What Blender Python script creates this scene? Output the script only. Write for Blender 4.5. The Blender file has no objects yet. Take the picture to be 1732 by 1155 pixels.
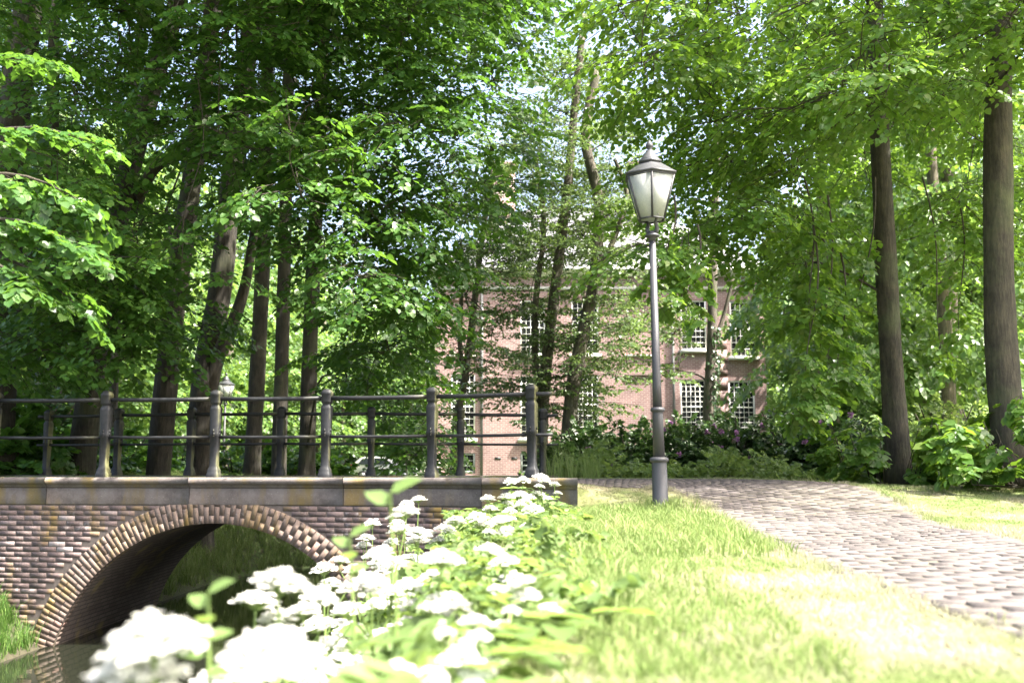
import bpy, math, random
import numpy as np
from mathutils import Vector

random.seed(7); RNG = np.random.default_rng(7)
SC = bpy.context.scene; COL = SC.collection
PI = math.pi; R = math.radians

# ---------------------------------------------------------------- camera, sky, sun, exposure
EYE = 0.10; FPX = 1684.0; HORIZON = 793.0
TH = math.atan((HORIZON - 577.5) / FPX)
cd = bpy.data.cameras.new('camera'); cam = bpy.data.objects.new('camera', cd); COL.objects.link(cam)
cam.location = (0, 0, EYE); cam.rotation_euler = (PI / 2 + TH, 0, 0)
cd.sensor_width = 36.0; cd.lens = 36.0 * FPX / 1732.0
cd.clip_start = 0.05; cd.clip_end = 2000
cd.dof.use_dof = True; cd.dof.focus_distance = 11.8; cd.dof.aperture_fstop = 2.1
SC.camera = cam

SUN_EL, SUN_AZ = R(57), R(110)            # azimuth from +Y (view direction) towards +X (right)
W = bpy.data.worlds.new('World'); SC.world = W; W.use_nodes = True
nt = W.node_tree; bg = nt.nodes['Background']
sky = nt.nodes.new('ShaderNodeTexSky'); sky.sky_type = 'NISHITA'; sky.sun_disc = False
sky.sun_elevation = SUN_EL; sky.sun_rotation = SUN_AZ; sky.air_density = 1.0; sky.dust_density = 8.0; sky.ozone_density = 0.6
nt.links.new(sky.outputs[0], bg.inputs[0]); bg.inputs[1].default_value = 0.15
sl = bpy.data.lights.new('sun', 'SUN'); sl.energy = 4.6; sl.angle = R(0.6); sl.color = (1, .95, .86)
so = bpy.data.objects.new('sun', sl); COL.objects.link(so)
tosun = Vector((math.sin(SUN_AZ) * math.cos(SUN_EL), math.cos(SUN_AZ) * math.cos(SUN_EL), math.sin(SUN_EL)))
so.rotation_euler = tosun.to_track_quat('Z', 'Y').to_euler()
so.location = (20, 0, 30)
SC.view_settings.view_transform = 'Standard'; SC.view_settings.look = 'None'
SC.view_settings.exposure = 2.4; SC.view_settings.gamma = 1.0
SC.render.engine = 'CYCLES'
SC.cycles.max_bounces = 8; SC.cycles.diffuse_bounces = 4; SC.cycles.transmission_bounces = 6
SC.cycles.use_denoising = True

def P(px, py, Y):                          # photograph pixel at distance Y -> world point
    u = (px - 866) / FPX; v = (577.5 - py) / FPX
    dy = math.cos(TH) - v * math.sin(TH); dz = math.sin(TH) + v * math.cos(TH)
    s = Y / dy
    return np.array((u * s, Y, EYE + dz * s))

# ---------------------------------------------------------------- materials
def nmat(name):
    m = bpy.data.materials.new(name); m.use_nodes = True
    n = m.node_tree; p = n.nodes['Principled BSDF']
    return m, n, p, n.links.new
def N(n, t, **kw):
    x = n.nodes.new(t)
    for k, v in kw.items(): setattr(x, k, v)
    return x
def ramp(n, stops):
    r = n.nodes.new('ShaderNodeValToRGB'); e = r.color_ramp.elements
    while len(e) < len(stops): e.new(.5)
    for i, (a, c) in enumerate(stops): e[i].position = a; e[i].color = (*c, 1)
    return r
def noise(n, vec, scale, detail=4, rough=.55):
    x = n.nodes.new('ShaderNodeTexNoise'); x.inputs['Scale'].default_value = scale
    x.inputs['Detail'].default_value = detail; x.inputs['Roughness'].default_value = rough
    n.links.new(vec, x.inputs['Vector']); return x
def mixc(n, fac, a, b, mode='MIX'):
    x = n.nodes.new('ShaderNodeMix'); x.data_type = 'RGBA'; x.blend_type = mode
    for s, v in ((0, fac), (6, a), (7, b)):
        if hasattr(v, 'default_value') or hasattr(v, 'links'): n.links.new(v, x.inputs[s])
        elif s == 0: x.inputs[0].default_value = v
        else: x.inputs[s].default_value = (*v, 1)
    return x.outputs[2]
def bump(n, h, p, strength=.3, dist=.01):
    b = n.nodes.new('ShaderNodeBump'); b.inputs['Strength'].default_value = strength; b.inputs['Distance'].default_value = dist
    n.links.new(h, b.inputs['Height']); n.links.new(b.outputs[0], p.inputs['Normal'])
def pos(n): return n.nodes.new('ShaderNodeNewGeometry').outputs['Position']
def stretched(n, vec, sx, sy, sz):
    m = n.nodes.new('ShaderNodeMapping'); m.inputs['Scale'].default_value = (sx, sy, sz)
    n.links.new(vec, m.inputs['Vector']); return m.outputs[0]

def leaf_mat(name, stops, tcol, tfac=.45, rough=.42, spec=.5):
    m, n, p, L = nmat(name)
    g = n.nodes.new('ShaderNodeNewGeometry')
    cr = ramp(n, stops); L(g.outputs['Random Per Island'], cr.inputs[0])
    ns = noise(n, g.outputs['Position'], .9, 2)
    mr = N(n, 'ShaderNodeMapRange'); mr.inputs[1].default_value = .3; mr.inputs[2].default_value = .7
    mr.inputs[3].default_value = .72; mr.inputs[4].default_value = 1.25; L(ns.outputs[0], mr.inputs[0])
    h = N(n, 'ShaderNodeHueSaturation'); L(cr.outputs[0], h.inputs['Color']); L(mr.outputs[0], h.inputs['Value'])
    L(h.outputs[0], p.inputs['Base Color']); p.inputs['Roughness'].default_value = rough
    p.inputs['Specular IOR Level'].default_value = spec
    t = N(n, 'ShaderNodeBsdfTranslucent')
    tc = mixc(n, .6, h.outputs[0], tcol); L(tc, t.inputs[0])
    mx = N(n, 'ShaderNodeMixShader'); mx.inputs[0].default_value = tfac
    L(p.outputs[0], mx.inputs[1]); L(t.outputs[0], mx.inputs[2])
    L(mx.outputs[0], n.nodes['Material Output'].inputs['Surface'])
    return m
M = {}
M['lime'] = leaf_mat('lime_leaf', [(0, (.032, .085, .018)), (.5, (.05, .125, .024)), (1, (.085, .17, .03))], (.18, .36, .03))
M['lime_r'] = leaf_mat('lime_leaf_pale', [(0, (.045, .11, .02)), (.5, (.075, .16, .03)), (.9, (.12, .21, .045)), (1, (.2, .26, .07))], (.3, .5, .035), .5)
M['alder'] = leaf_mat('alder_leaf', [(0, (.05, .09, .03)), (.6, (.085, .14, .05)), (1, (.13, .19, .07))], (.2, .3, .06), .4)
M['far'] = leaf_mat('woodland_leaf', [(0, (.05, .11, .028)), (.6, (.085, .165, .04)), (1, (.14, .22, .06))], (.28, .44, .07), .45)
M['rhodo'] = leaf_mat('rhododendron_leaf', [(0, (.026, .06, .018)), (.6, (.045, .095, .028)), (1, (.09, .15, .045))], (.1, .2, .03), .25, .35, .6)
M['shrub'] = leaf_mat('shrub_leaf', [(0, (.03, .08, .015)), (.6, (.05, .13, .02)), (1, (.09, .18, .03))], (.16, .32, .03), .4)
M['weed'] = leaf_mat('weed_leaf', [(0, (.08, .14, .04)), (.6, (.13, .2, .065)), (1, (.2, .27, .11))], (.3, .42, .08), .45, .5, .3)
M['ivy'] = leaf_mat('ivy_leaf', [(0, (.015, .04, .012)), (1, (.035, .075, .02))], (.06, .14, .02), .2, .35)
M['floret'] = leaf_mat('white_floret', [(0, (.62, .64, .55)), (.4, (.78, .78, .74)), (1, (.82, .82, .8))], (.8, .8, .74), .35, .7, .2)
M['purple'] = leaf_mat('purple_petal', [(0, (.3, .13, .3)), (1, (.45, .25, .45))], (.4, .2, .4), .3, .6, .2)

def grass_mat(name, greens, dry, dryfac):
    m, n, p, L = nmat(name)
    g = n.nodes.new('ShaderNodeNewGeometry'); pz = g.outputs['Position']
    cr = ramp(n, greens); L(g.outputs['Random Per Island'], cr.inputs[0])
    ns = noise(n, stretched(n, pz, .8, .55, .8), 1.3, 4)
    fr = ramp(n, [(dryfac, (0, 0, 0)), (dryfac + .16, (1, 1, 1))]); L(ns.outputs[0], fr.inputs[0])
    c = mixc(n, fr.outputs[0], cr.outputs[0], dry)
    L(c, p.inputs['Base Color']); p.inputs['Roughness'].default_value = .6; p.inputs['Specular IOR Level'].default_value = .25
    t = N(n, 'ShaderNodeBsdfTranslucent'); L(c, t.inputs[0])
    mx = N(n, 'ShaderNodeMixShader'); mx.inputs[0].default_value = .35
    L(p.outputs[0], mx.inputs[1]); L(t.outputs[0], mx.inputs[2]); L(mx.outputs[0], n.nodes['Material Output'].inputs['Surface'])
    return m
M['lawn'] = grass_mat('lawn_blade', [(0, (.15, .21, .065)), (.6, (.22, .28, .1)), (1, (.32, .35, .17))], (.35, .33, .23), .43)
M['tall'] = grass_mat('tall_blade', [(0, (.12, .19, .045)), (.6, (.19, .265, .08)), (1, (.29, .33, .14))], (.35, .36, .15), .62)
M['bankgrass'] = grass_mat('bank_blade', [(0, (.05, .12, .02)), (.7, (.09, .18, .03)), (1, (.16, .24, .06))], (.2, .24, .08), .66)

def ground_mat():
    m, n, p, L = nmat('ground_soil')
    pz = pos(n); a = noise(n, stretched(n, pz, .8, .55, .8), 1.3, 4); b = noise(n, pz, 14, 5)
    c1 = ramp(n, [(.42, (.1, .15, .035)), (.52, (.17, .19, .075)), (.64, (.29, .26, .17))]); L(a.outputs[0], c1.inputs[0])
    c2 = ramp(n, [(.3, (.55, .5, .45)), (.7, (1.15, 1.15, 1.1))]); L(b.outputs[0], c2.inputs[0])
    c = mixc(n, 1, c1.outputs[0], c2.outputs[0], 'MULTIPLY')
    # damp earth below the lawn level (ditch) and leaf litter under the wood
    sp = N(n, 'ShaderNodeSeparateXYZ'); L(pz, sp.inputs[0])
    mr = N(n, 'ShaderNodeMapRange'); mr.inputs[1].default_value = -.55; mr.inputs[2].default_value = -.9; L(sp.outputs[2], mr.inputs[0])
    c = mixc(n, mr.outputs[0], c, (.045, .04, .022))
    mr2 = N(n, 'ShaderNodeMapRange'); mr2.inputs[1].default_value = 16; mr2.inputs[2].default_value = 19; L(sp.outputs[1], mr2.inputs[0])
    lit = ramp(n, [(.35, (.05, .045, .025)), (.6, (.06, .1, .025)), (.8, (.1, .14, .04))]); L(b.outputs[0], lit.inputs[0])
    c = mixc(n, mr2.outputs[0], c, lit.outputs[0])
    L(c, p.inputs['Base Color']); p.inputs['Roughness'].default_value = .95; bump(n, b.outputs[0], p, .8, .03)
    return m
M['ground'] = ground_mat()

def bark_mat(name, c0, c1, moss=.0):
    m, n, p, L = nmat(name); pz = pos(n)
    v = noise(n, stretched(n, pz, 24, 24, 4.2), 1.0, 7, .7)
    r = ramp(n, [(.3, c0), (.62, c1)]); L(v.outputs[0], r.inputs[0])
    k = noise(n, pz, 1.4, 4); kr = ramp(n, [(.5, (0, 0, 0)), (.75, (moss, moss, moss))]); L(k.outputs[0], kr.inputs[0])
    c = mixc(n, kr.outputs[0], r.outputs[0], (.09, .11, .05))
    k2 = noise(n, stretched(n, pz, 1, 1, .8), 4.5, 6, .7); k2r = ramp(n, [(.3, (.5, .5, .5)), (.5, (1, 1, 1)), (.72, (1.5, 1.45, 1.35))]); L(k2.outputs[0], k2r.inputs[0]); c = mixc(n, 1, c, k2r.outputs[0], 'MULTIPLY'); L(c, p.inputs['Base Color'])
    p.inputs['Roughness'].default_value = .9; bump(n, v.outputs[0], p, 1.0, .035); return m
M['bark'] = bark_mat('lime_bark', (.011, .0095, .007), (.046, .039, .029), .5)
M['bark_r'] = bark_mat('smooth_bark', (.02, .0175, .013), (.062, .054, .039), .7)
M['bark_a'] = bark_mat('alder_bark', (.035, .03, .024), (.12, .105, .085), .5)
M['bark_far'] = bark_mat('woodland_bark', (.06, .05, .04), (.17, .14, .11), .4)
M['twig'] = bark_mat('twig_bark', (.02, .017, .012), (.06, .05, .035))
m, n, p, L = nmat('green_stem'); p.inputs['Base Color'].default_value = (.16, .24, .06, 1); p.inputs['Roughness'].default_value = .6; M['stem'] = m

def brick_mat(name, stops, stain=True, rough=.85):
    m, n, p, L = nmat(name)
    g = n.nodes.new('ShaderNodeNewGeometry'); o = n.nodes.new('ShaderNodeObjectInfo')
    ad = N(n, 'ShaderNodeMath', operation='ADD'); L(g.outputs['Random Per Island'], ad.inputs[0]); L(o.outputs['Random'], ad.inputs[1])
    fr = N(n, 'ShaderNodeMath', operation='FRACT'); L(ad.outputs[0], fr.inputs[0])
    cr = ramp(n, stops); L(fr.outputs[0], cr.inputs[0]); c = cr.outputs[0]
    pz = g.outputs['Position']
    b = noise(n, pz, 45, 5, .7); br = ramp(n, [(.3, (.7, .7, .7)), (.7, (1.2, 1.2, 1.2))]); L(b.outputs[0], br.inputs[0])
    c = mixc(n, 1, c, br.outputs[0], 'MULTIPLY')
    if stain:
        s = noise(n, stretched(n, pz, 2.6, 2.6, .9), 1.0, 4, .6)
        a = ramp(n, [(.5, (0, 0, 0)), (.66, (.85, .85, .85))]); L(s.outputs[0], a.inputs[0])
        c = mixc(n, a.outputs[0], c, (.22, .15, .035))                      # yellow lichen runs
        s2 = noise(n, stretched(n, pz, 1.9, 1.9, .5), 1.4, 5, .65)
        a2 = ramp(n, [(.54, (0, 0, 0)), (.7, (.6, .6, .6))]); L(s2.outputs[0], a2.inputs[0])
        c = mixc(n, a2.outputs[0], c, (.05, .045, .04))                    # dark damp
        s3 = noise(n, pz, 7, 5, .7); a3 = ramp(n, [(.6, (0, 0, 0)), (.7, (.55, .55, .55))]); L(s3.outputs[0], a3.inputs[0])
        c = mixc(n, a3.outputs[0], c, (.5, .46, .45))                      # lime bloom
    L(c, p.inputs['Base Color']); p.inputs['Roughness'].default_value = rough
    bump(n, b.outputs[0], p, .6, .008); return m
M['brick'] = brick_mat('bridge_brick', [(0, (.105, .078, .074)), (.35, (.135, .1, .095)), (.75, (.165, .122, .117)), (.93, (.2, .15, .143)), (.975, (.34, .28, .27)), (1, (.42, .36, .35))])
M['vouss'] = brick_mat('arch_brick', [(0, (.125, .09, .075)), (.5, (.16, .12, .1)), (.95, (.2, .15, .125)), (1, (.28, .14, .12))])
M['paver'] = brick_mat('paving_brick', [(0, (.075, .064, .06)), (.4, (.09, .078, .074)), (.85, (.104, .09, .087)), (1, (.13, .113, .108))], False)
def flat(name, col, rough=.7, metal=0, nscale=30, var=.25, bmp=.2):
    m, n, p, L = nmat(name); b = noise(n, pos(n), nscale, 5, .65)
    lo = tuple(x * (1 - var) for x in col); hi = tuple(min(1, x * (1 + var)) for x in col)
    r = ramp(n, [(.3, lo), (.7, hi)]); L(b.outputs[0], r.inputs[0]); L(r.outputs[0], p.inputs['Base Color'])
    p.inputs['Roughness'].default_value = rough; p.inputs['Metallic'].default_value = metal
    if bmp: bump(n, b.outputs[0], p, bmp, .004)
    return m
M['mortar'] = flat('mortar', (.1, .083, .074), .95)
M['sand'] = flat('joint_sand', (.11, .1, .07), .95, 0, 20, .5)
M['white'] = flat('white_paint', (.78, .77, .73), .5, 0, 10, .05, 0)
M['sill'] = flat('sill_stone', (.55, .53, .48), .8, 0, 8, .1)
M['iron_far'] = flat('dark_iron', (.02, .022, .024), .5)
M['pipe'] = flat('lead_pipe', (.12, .12, .12), .6)
M['slate'] = flat('roof_slate', (.13, .13, .14), .7, 0, 4, .3)
M['greywood'] = flat('grey_green_frame', (.2, .23, .21), .7)
M['step'] = flat('step_stone', (.5, .45, .4), .8, 0, 6, .15)
M['carwhite'] = flat('car_paint', (.8, .8, .8), .25, 0, 3, .02, 0)
M['tyre'] = flat('tyre_rubber', (.02, .02, .02), .8, 0, 20, .1, 0)
M['rim'] = flat('wheel_alloy', (.45, .45, .46), .35, .7, 20, .1, 0)
M['red'] = flat('tail_lamp', (.5, .02, .02), .3, 0, 5, .1, 0)
M['lampmetal'] = flat('lamp_paint', (.045, .046, .053), .5, 0, 60, .12, .1)

def coping_mat():
    m, n, p, L = nmat('coping_stone'); pz = pos(n)
    a = noise(n, pz, 4.5, 9, .78); r = ramp(n, [(.3, (.07, .058, .053)), (.5, (.13, .112, .105)), (.75, (.2, .178, .17))]); L(a.outputs[0], r.inputs[0])
    s = noise(n, stretched(n, pz, 2.5, 2.5, .6), 1.2, 4); a2 = ramp(n, [(.52, (0, 0, 0)), (.64, (.85, .85, .85))]); L(s.outputs[0], a2.inputs[0])
    c = mixc(n, a2.outputs[0], r.outputs[0], (.17, .125, .045))
    f = noise(n, pz, 60, 4, .7); fr = ramp(n, [(.62, (0, 0, 0)), (.7, (.5, .5, .5))]); L(f.outputs[0], fr.inputs[0])
    c = mixc(n, fr.outputs[0], c, (.42, .42, .36)); L(c, p.inputs['Base Color'])
    p.inputs['Roughness'].default_value = .9; bump(n, a.outputs[0], p, .6, .012); return m
M['coping'] = coping_mat()
def iron_mat():
    m, n, p, L = nmat('cast_iron'); pz = pos(n)
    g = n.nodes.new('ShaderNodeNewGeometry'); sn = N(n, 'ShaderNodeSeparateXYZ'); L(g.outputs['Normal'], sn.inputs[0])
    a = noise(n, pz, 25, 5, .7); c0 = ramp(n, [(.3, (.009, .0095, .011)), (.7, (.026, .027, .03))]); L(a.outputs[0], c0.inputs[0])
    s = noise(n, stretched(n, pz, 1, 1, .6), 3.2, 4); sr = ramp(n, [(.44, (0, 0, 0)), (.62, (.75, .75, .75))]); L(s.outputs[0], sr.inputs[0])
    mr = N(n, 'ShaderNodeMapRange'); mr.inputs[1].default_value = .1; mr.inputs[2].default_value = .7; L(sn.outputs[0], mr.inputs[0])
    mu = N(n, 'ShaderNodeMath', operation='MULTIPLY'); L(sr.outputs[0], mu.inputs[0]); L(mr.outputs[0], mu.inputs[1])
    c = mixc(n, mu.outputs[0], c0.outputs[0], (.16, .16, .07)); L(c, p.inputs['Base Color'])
    p.inputs['Roughness'].default_value = .55; p.inputs['Specular IOR Level'].default_value = .35; bump(n, a.outputs[0], p, .35, .004); return m
M['iron'] = iron_mat()
def barrel_mat():
    m, n, p, L = nmat('vault_brick')
    uv = N(n, 'ShaderNodeUVMap'); b = N(n, 'ShaderNodeTexBrick'); L(uv.outputs[0], b.inputs['Vector'])
    b.inputs['Scale'].default_value = 1; b.inputs['Brick Width'].default_value = .22; b.inputs['Row Height'].default_value = .065; b.inputs['Mortar Size'].default_value = .008
    b.inputs['Color1'].default_value = (.075, .058, .05, 1); b.inputs['Color2'].default_value = (.115, .092, .08, 1); b.inputs['Mortar'].default_value = (.035, .03, .026, 1)
    s = noise(n, pos(n), 2.2, 4); a = ramp(n, [(.56, (0, 0, 0)), (.68, (.7, .7, .7))]); L(s.outputs[0], a.inputs[0])
    c = mixc(n, a.outputs[0], b.outputs[0], (.2, .16, .05)); L(c, p.inputs['Base Color']); p.inputs['Roughness'].default_value = .9
    bump(n, b.outputs['Fac'], p, -.6, .01); return m
M['barrel'] = barrel_mat()
def house_brick():
    m, n, p, L = nmat('house_brick'); pz = pos(n)
    sp = N(n, 'ShaderNodeSeparateXYZ'); L(pz, sp.inputs[0]); ad = N(n, 'ShaderNodeMath', operation='ADD'); L(sp.outputs[0], ad.inputs[0]); L(sp.outputs[1], ad.inputs[1])
    cb = N(n, 'ShaderNodeCombineXYZ'); L(ad.outputs[0], cb.inputs[0]); L(sp.outputs[2], cb.inputs[1])
    b = N(n, 'ShaderNodeTexBrick'); L(cb.outputs[0], b.inputs['Vector']); b.inputs['Scale'].default_value = 1
    b.inputs['Brick Width'].default_value = .24; b.inputs['Row Height'].default_value = .085; b.inputs['Mortar Size'].default_value = .011
    b.inputs['Color1'].default_value = (.235, .135, .125, 1); b.inputs['Color2'].default_value = (.32, .2, .19, 1); b.inputs['Mortar'].default_value = (.42, .35, .335, 1)
    s = noise(n, pz, .8, 5, .6); r = ramp(n, [(.3, (.75, .75, .75)), (.7, (1.15, 1.12, 1.1))]); L(s.outputs[0], r.inputs[0])
    c = mixc(n, 1, b.outputs[0], r.outputs[0], 'MULTIPLY'); L(c, p.inputs['Base Color']); p.inputs['Roughness'].default_value = .9
    bump(n, b.outputs['Fac'], p, -.5, .01); return m
M['house'] = house_brick()
m, n, p, L = nmat('window_glass'); p.inputs['Base Color'].default_value = (.02, .025, .025, 1); p.inputs['Roughness'].default_value = .08; M['glass'] = m
m, n, p, L = nmat('lantern_glass'); a = noise(n, pos(n), 75, 5, .8)
r_ = ramp(n, [(.35, (.42, .45, .44)), (.65, (.8, .82, .8))]); L(a.outputs[0], r_.inputs[0]); L(r_.outputs[0], p.inputs['Base Color'])
p.inputs['Roughness'].default_value = .35; bump(n, a.outputs[0], p, .7, .006)
t = N(n, 'ShaderNodeBsdfTranslucent'); t.inputs[0].default_value = (.85, .87, .84, 1); mx = N(n, 'ShaderNodeMixShader'); mx.inputs[0].default_value = .55
L(p.outputs[0], mx.inputs[1]); L(t.outputs[0], mx.inputs[2]); L(mx.outputs[0], n.nodes['Material Output'].inputs['Surface']); M['lglass'] = m
m, n, p, L = nmat('ditch_water'); p.inputs['Base Color'].default_value = (.012, .014, .009, 1); p.inputs['Roughness'].default_value = .04
a = noise(n, pos(n), 5, 2); bump(n, a.outputs[0], p, .06, .02); M['water'] = m

# ---------------------------------------------------------------- mesh helpers
class MB:
    def __init__(s): s.v = []; s.f = []; s.n = 0
    def add(s, V, *F):
        V = np.asarray(V, float).reshape(-1, 3)
        for q in F:
            q = np.asarray(q, int)
            if len(q): s.f.append(q + s.n)
        s.v.append(V); s.n += len(V); return s
    def box(s, c, size, rz=0, top=(1, 1), rx=0):
        sx, sy, sz = (np.array(size) / 2); tx, ty = top
        V = np.array([(-sx, -sy, -sz), (sx, -sy, -sz), (sx, sy, -sz), (-sx, sy, -sz), (-sx * tx, -sy * ty, sz), (sx * tx, -sy * ty, sz), (sx * tx, sy * ty, sz), (-sx * tx, sy * ty, sz)])
        if rx: c1, s1 = math.cos(rx), math.sin(rx); V = V @ np.array([(1, 0, 0), (0, c1, s1), (0, -s1, c1)])
        if rz: c0, s0 = math.cos(rz), math.sin(rz); V = V @ np.array([(c0, s0, 0), (-s0, c0, 0), (0, 0, 1)])
        return s.add(V + np.array(c), [(0, 3, 2, 1), (4, 5, 6, 7), (0, 1, 5, 4), (1, 2, 6, 5), (2, 3, 7, 6), (3, 0, 4, 7)])
    def tube(s, pts, rad, k=8, cap=True):
        p = np.asarray(pts, float); m_ = len(p); rad = np.broadcast_to(np.asarray(rad, float), (m_,))
        t = np.gradient(p, axis=0); t /= np.linalg.norm(t, axis=1, keepdims=True) + 1e-9
        ref = np.array((1., 0, 0)) if abs(t[0][0]) < .8 else np.array((0, 1., 0))
        a = np.cross(t, ref); a /= np.linalg.norm(a, axis=1, keepdims=True) + 1e-9; b = np.cross(t, a)
        th = np.arange(k) * 2 * PI / k
        V = p[:, None] + rad[:, None, None] * (a[:, None] * np.cos(th)[None, :, None] + b[:, None] * np.sin(th)[None, :, None])
        i = np.arange(m_ - 1)[:, None] * k; j = np.arange(k)[None]; j2 = (j + 1) % k
        Q = np.stack([i + j, i + j2, i + k + j2, i + k + j], -1).reshape(-1, 4)
        V = V.reshape(-1, 3); T = np.zeros((0, 3), int)
        if cap:
            V = np.vstack([V, p[:1], p[-1:]]); n0 = m_ * k; jj = np.arange(k)
            T = np.vstack([np.stack([np.full(k, n0), (jj + 1) % k, jj], -1), np.stack([np.full(k, n0 + 1), (m_ - 1) * k + jj, (m_ - 1) * k + (jj + 1) % k], -1)])
        return s.add(V, Q, T)
    def lathe(s, prof, k=16, c=(0, 0, 0), rz=0, flute=0):
        pr = np.asarray(prof, float); th = np.arange(k) * 2 * PI / k + rz; m_ = len(pr)
        rr = pr[:, 0][:, None] * np.ones((1, k))
        if flute: rr = rr * (1 - flute * (np.arange(k) % 2)[None])
        V = np.stack([rr * np.cos(th), rr * np.sin(th), np.broadcast_to(pr[:, 1][:, None], rr.shape)], -1).reshape(-1, 3)
        i = np.arange(m_ - 1)[:, None] * k; j = np.arange(k)[None]; j2 = (j + 1) % k
        Q = np.stack([i + j, i + j2, i + k + j2, i + k + j], -1).reshape(-1, 4); jj = np.arange(k)
        V = np.vstack([V, [(0, 0, pr[0, 1])], [(0, 0, pr[-1, 1])]])
        T = np.vstack([np.stack([np.full(k, m_ * k), (jj + 1) % k, jj], -1), np.stack([np.full(k, m_ * k + 1), (m_ - 1) * k + jj, (m_ - 1) * k + (jj + 1) % k], -1)])
        return s.add(V + np.array(c), Q, T)
    def mesh(s, name, mat, off=(0, 0, 0), smooth=False):
        me = bpy.data.meshes.new(name)
        if s.n:
            V = np.concatenate(s.v) - np.array(off); me.vertices.add(len(V)); me.vertices.foreach_set('co', V.astype(np.float32).ravel())
            lens = np.concatenate([np.full(len(q), q.shape[1]) for q in s.f]); idx = np.concatenate([q.ravel() for q in s.f])
            me.loops.add(len(idx)); me.loops.foreach_set('vertex_index', idx.astype(np.int32))
            me.polygons.add(len(lens)); st = np.concatenate([[0], np.cumsum(lens)[:-1]]); me.polygons.foreach_set('loop_start', st.astype(np.int32))
            if smooth: me.polygons.foreach_set('use_smooth', np.ones(len(lens), bool))
            me.update(calc_edges=True)
        me.materials.append(mat); return me
    def part(s, name, mat, parent, smooth=False, kind=None):      # coordinates are world, the part hangs under its thing
        loc = np.array(wloc(parent)); return link(name, s.mesh(name, mat, loc, smooth), parent, kind=kind)
def wloc(o):
    l = Vector(o.location)
    while o.parent: o = o.parent; l = l + Vector(o.location)
    return tuple(l)
def link(name, data, parent=None, loc=None, kind=None):
    o = bpy.data.objects.new(name, data); COL.objects.link(o)
    if parent: o.parent = parent
    if loc is not None: o.location = loc
    if kind: o['kind'] = kind
    return o
def tag(o, label, cat, group=None):
    o['label'] = label; o['category'] = cat
    if group: o['group'] = group
    return o
def thing(name, label, cat, loc, group=None, rz=0):
    o = link(name, None, None, tuple(float(x) for x in loc)); o.empty_display_size = .2; o.rotation_euler = (0, 0, rz); return tag(o, label, cat, group)
def struct(name, mb, mat, smooth=False):
    o = link(name, mb.mesh(name, mat, (0, 0, 0), smooth)); o['kind'] = 'structure'; return o
def stuff(name, mb, mat, label, cat):
    o = link(name, mb.mesh(name, mat)); o['kind'] = 'stuff'; return tag(o, label, cat)
def copy_tree(o, parent=None):
    c = o.copy(); COL.objects.link(c); c.parent = parent
    for ch in o.children: copy_tree(ch, c)
    return c
def sstep(a, b, x):
    t_ = np.clip((np.asarray(x, float) - a) / (b - a), 0, 1); return t_ * t_ * (3 - 2 * t_)
def norm(v): return v / (np.linalg.norm(v, axis=-1, keepdims=True) + 1e-9)

# ---------------------------------------------------------------- terrain, ditch, path layout
WATER = -2.02; XC = -3.58
def F(x): t_ = np.maximum(np.asarray(x, float) + 2.25, -99.); return 12 - .11 * t_ - np.where(t_ > 0, .07 * t_ * t_, 0)   # front face of the bridge
def G(x): return 15.6 + .04 * (np.asarray(x, float) + 2.9) ** 2                                                         # far face
def vnoise(x, y):
    return (np.sin(x * 1.7 + np.sin(y * 1.3) * 1.2) * np.cos(y * 1.9 + .7) + .5 * np.sin(x * 4.1 + 1.3) * np.cos(y * 3.7 + np.sin(x * 2.)))
def hgt(x, y):
    x = np.asarray(x, float); y = np.asarray(y, float)
    wall = sstep(F(x) + .06, F(x) + .32, y); rampy = sstep(9.6, 13.4, y)
    up = wall * (1 - sstep(.45, 1.3, x)) + rampy * sstep(.45, 1.3, x)
    low = -.39 - .03 * sstep(4, 0, y) - sstep(-5.4, -6.2, x) * (.75 - .6 * sstep(-7, -11, x))
    top = -.05 - .09 * sstep(3.2, 5.5, x)
    far = sstep(17, 30, y) * (1 - .75 * sstep(4, 9, x) * (1 - sstep(26, 36, y)))
    b = low * (1 - up) + top * up; b = b * (1 - far) + -.62 * far
    xc = XC + .1 * np.maximum(y - 18.5, 0) ** 2
    d = np.abs(x - xc)
    under = (y > F(x) + .02) & (y < G(x))
    c = np.where(d < 1.9, -2.6 + .35 * (d / 1.9) ** 2, WATER - .15 + (d - 1.9) * np.where((x > XC) & (y < 12.5), 1.18, .92))
    c = c + sstep(23.5, 26, y) * 3
    z = np.where(under & (d < 2.6), -2.5, np.minimum(b, c))
    return z + .012 * vnoise(x * 1.3, y * 1.3) * (1 - wall)
CL = np.array([(2.25, -3, .82), (2.27, 2, .82), (2.34, 4, .83), (2.55, 6.5, .87), (2.9, 9, .94), (3.2, 11, 1.05), (3.05, 12.6, 1.35), (2.3, 13.4, 1.4), (1.2, 13.65, 1.35), (0, 13.7, 1.25), (-2, 13.75, 1.2), (-4, 13.8, 1.2), (-9, 14, 1.2)])
def catmull(p, m_):
    out = []
    q = np.vstack([2 * p[0] - p[1], p, 2 * p[-1] - p[-2]])
    for i in range(1, len(q) - 2):
        for t_ in np.linspace(0, 1, m_, endpoint=False):
            a, b, c, d = q[i - 1:i + 3]
            out.append(.5 * (2 * b + (c - a) * t_ + (2 * a - 5 * b + 4 * c - d) * t_ ** 2 + (3 * b - a - 3 * c + d) * t_ ** 3))
    out.append(p[-1]); return np.array(out)
CLD = catmull(CL, 14)
def in_path(x, y, pad=0.):
    d = np.hypot(np.asarray(x)[:, None] - CLD[None, :, 0], np.asarray(y)[:, None] - CLD[None, :, 1]) - CLD[None, :, 2]
    return d.min(1) < pad
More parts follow.
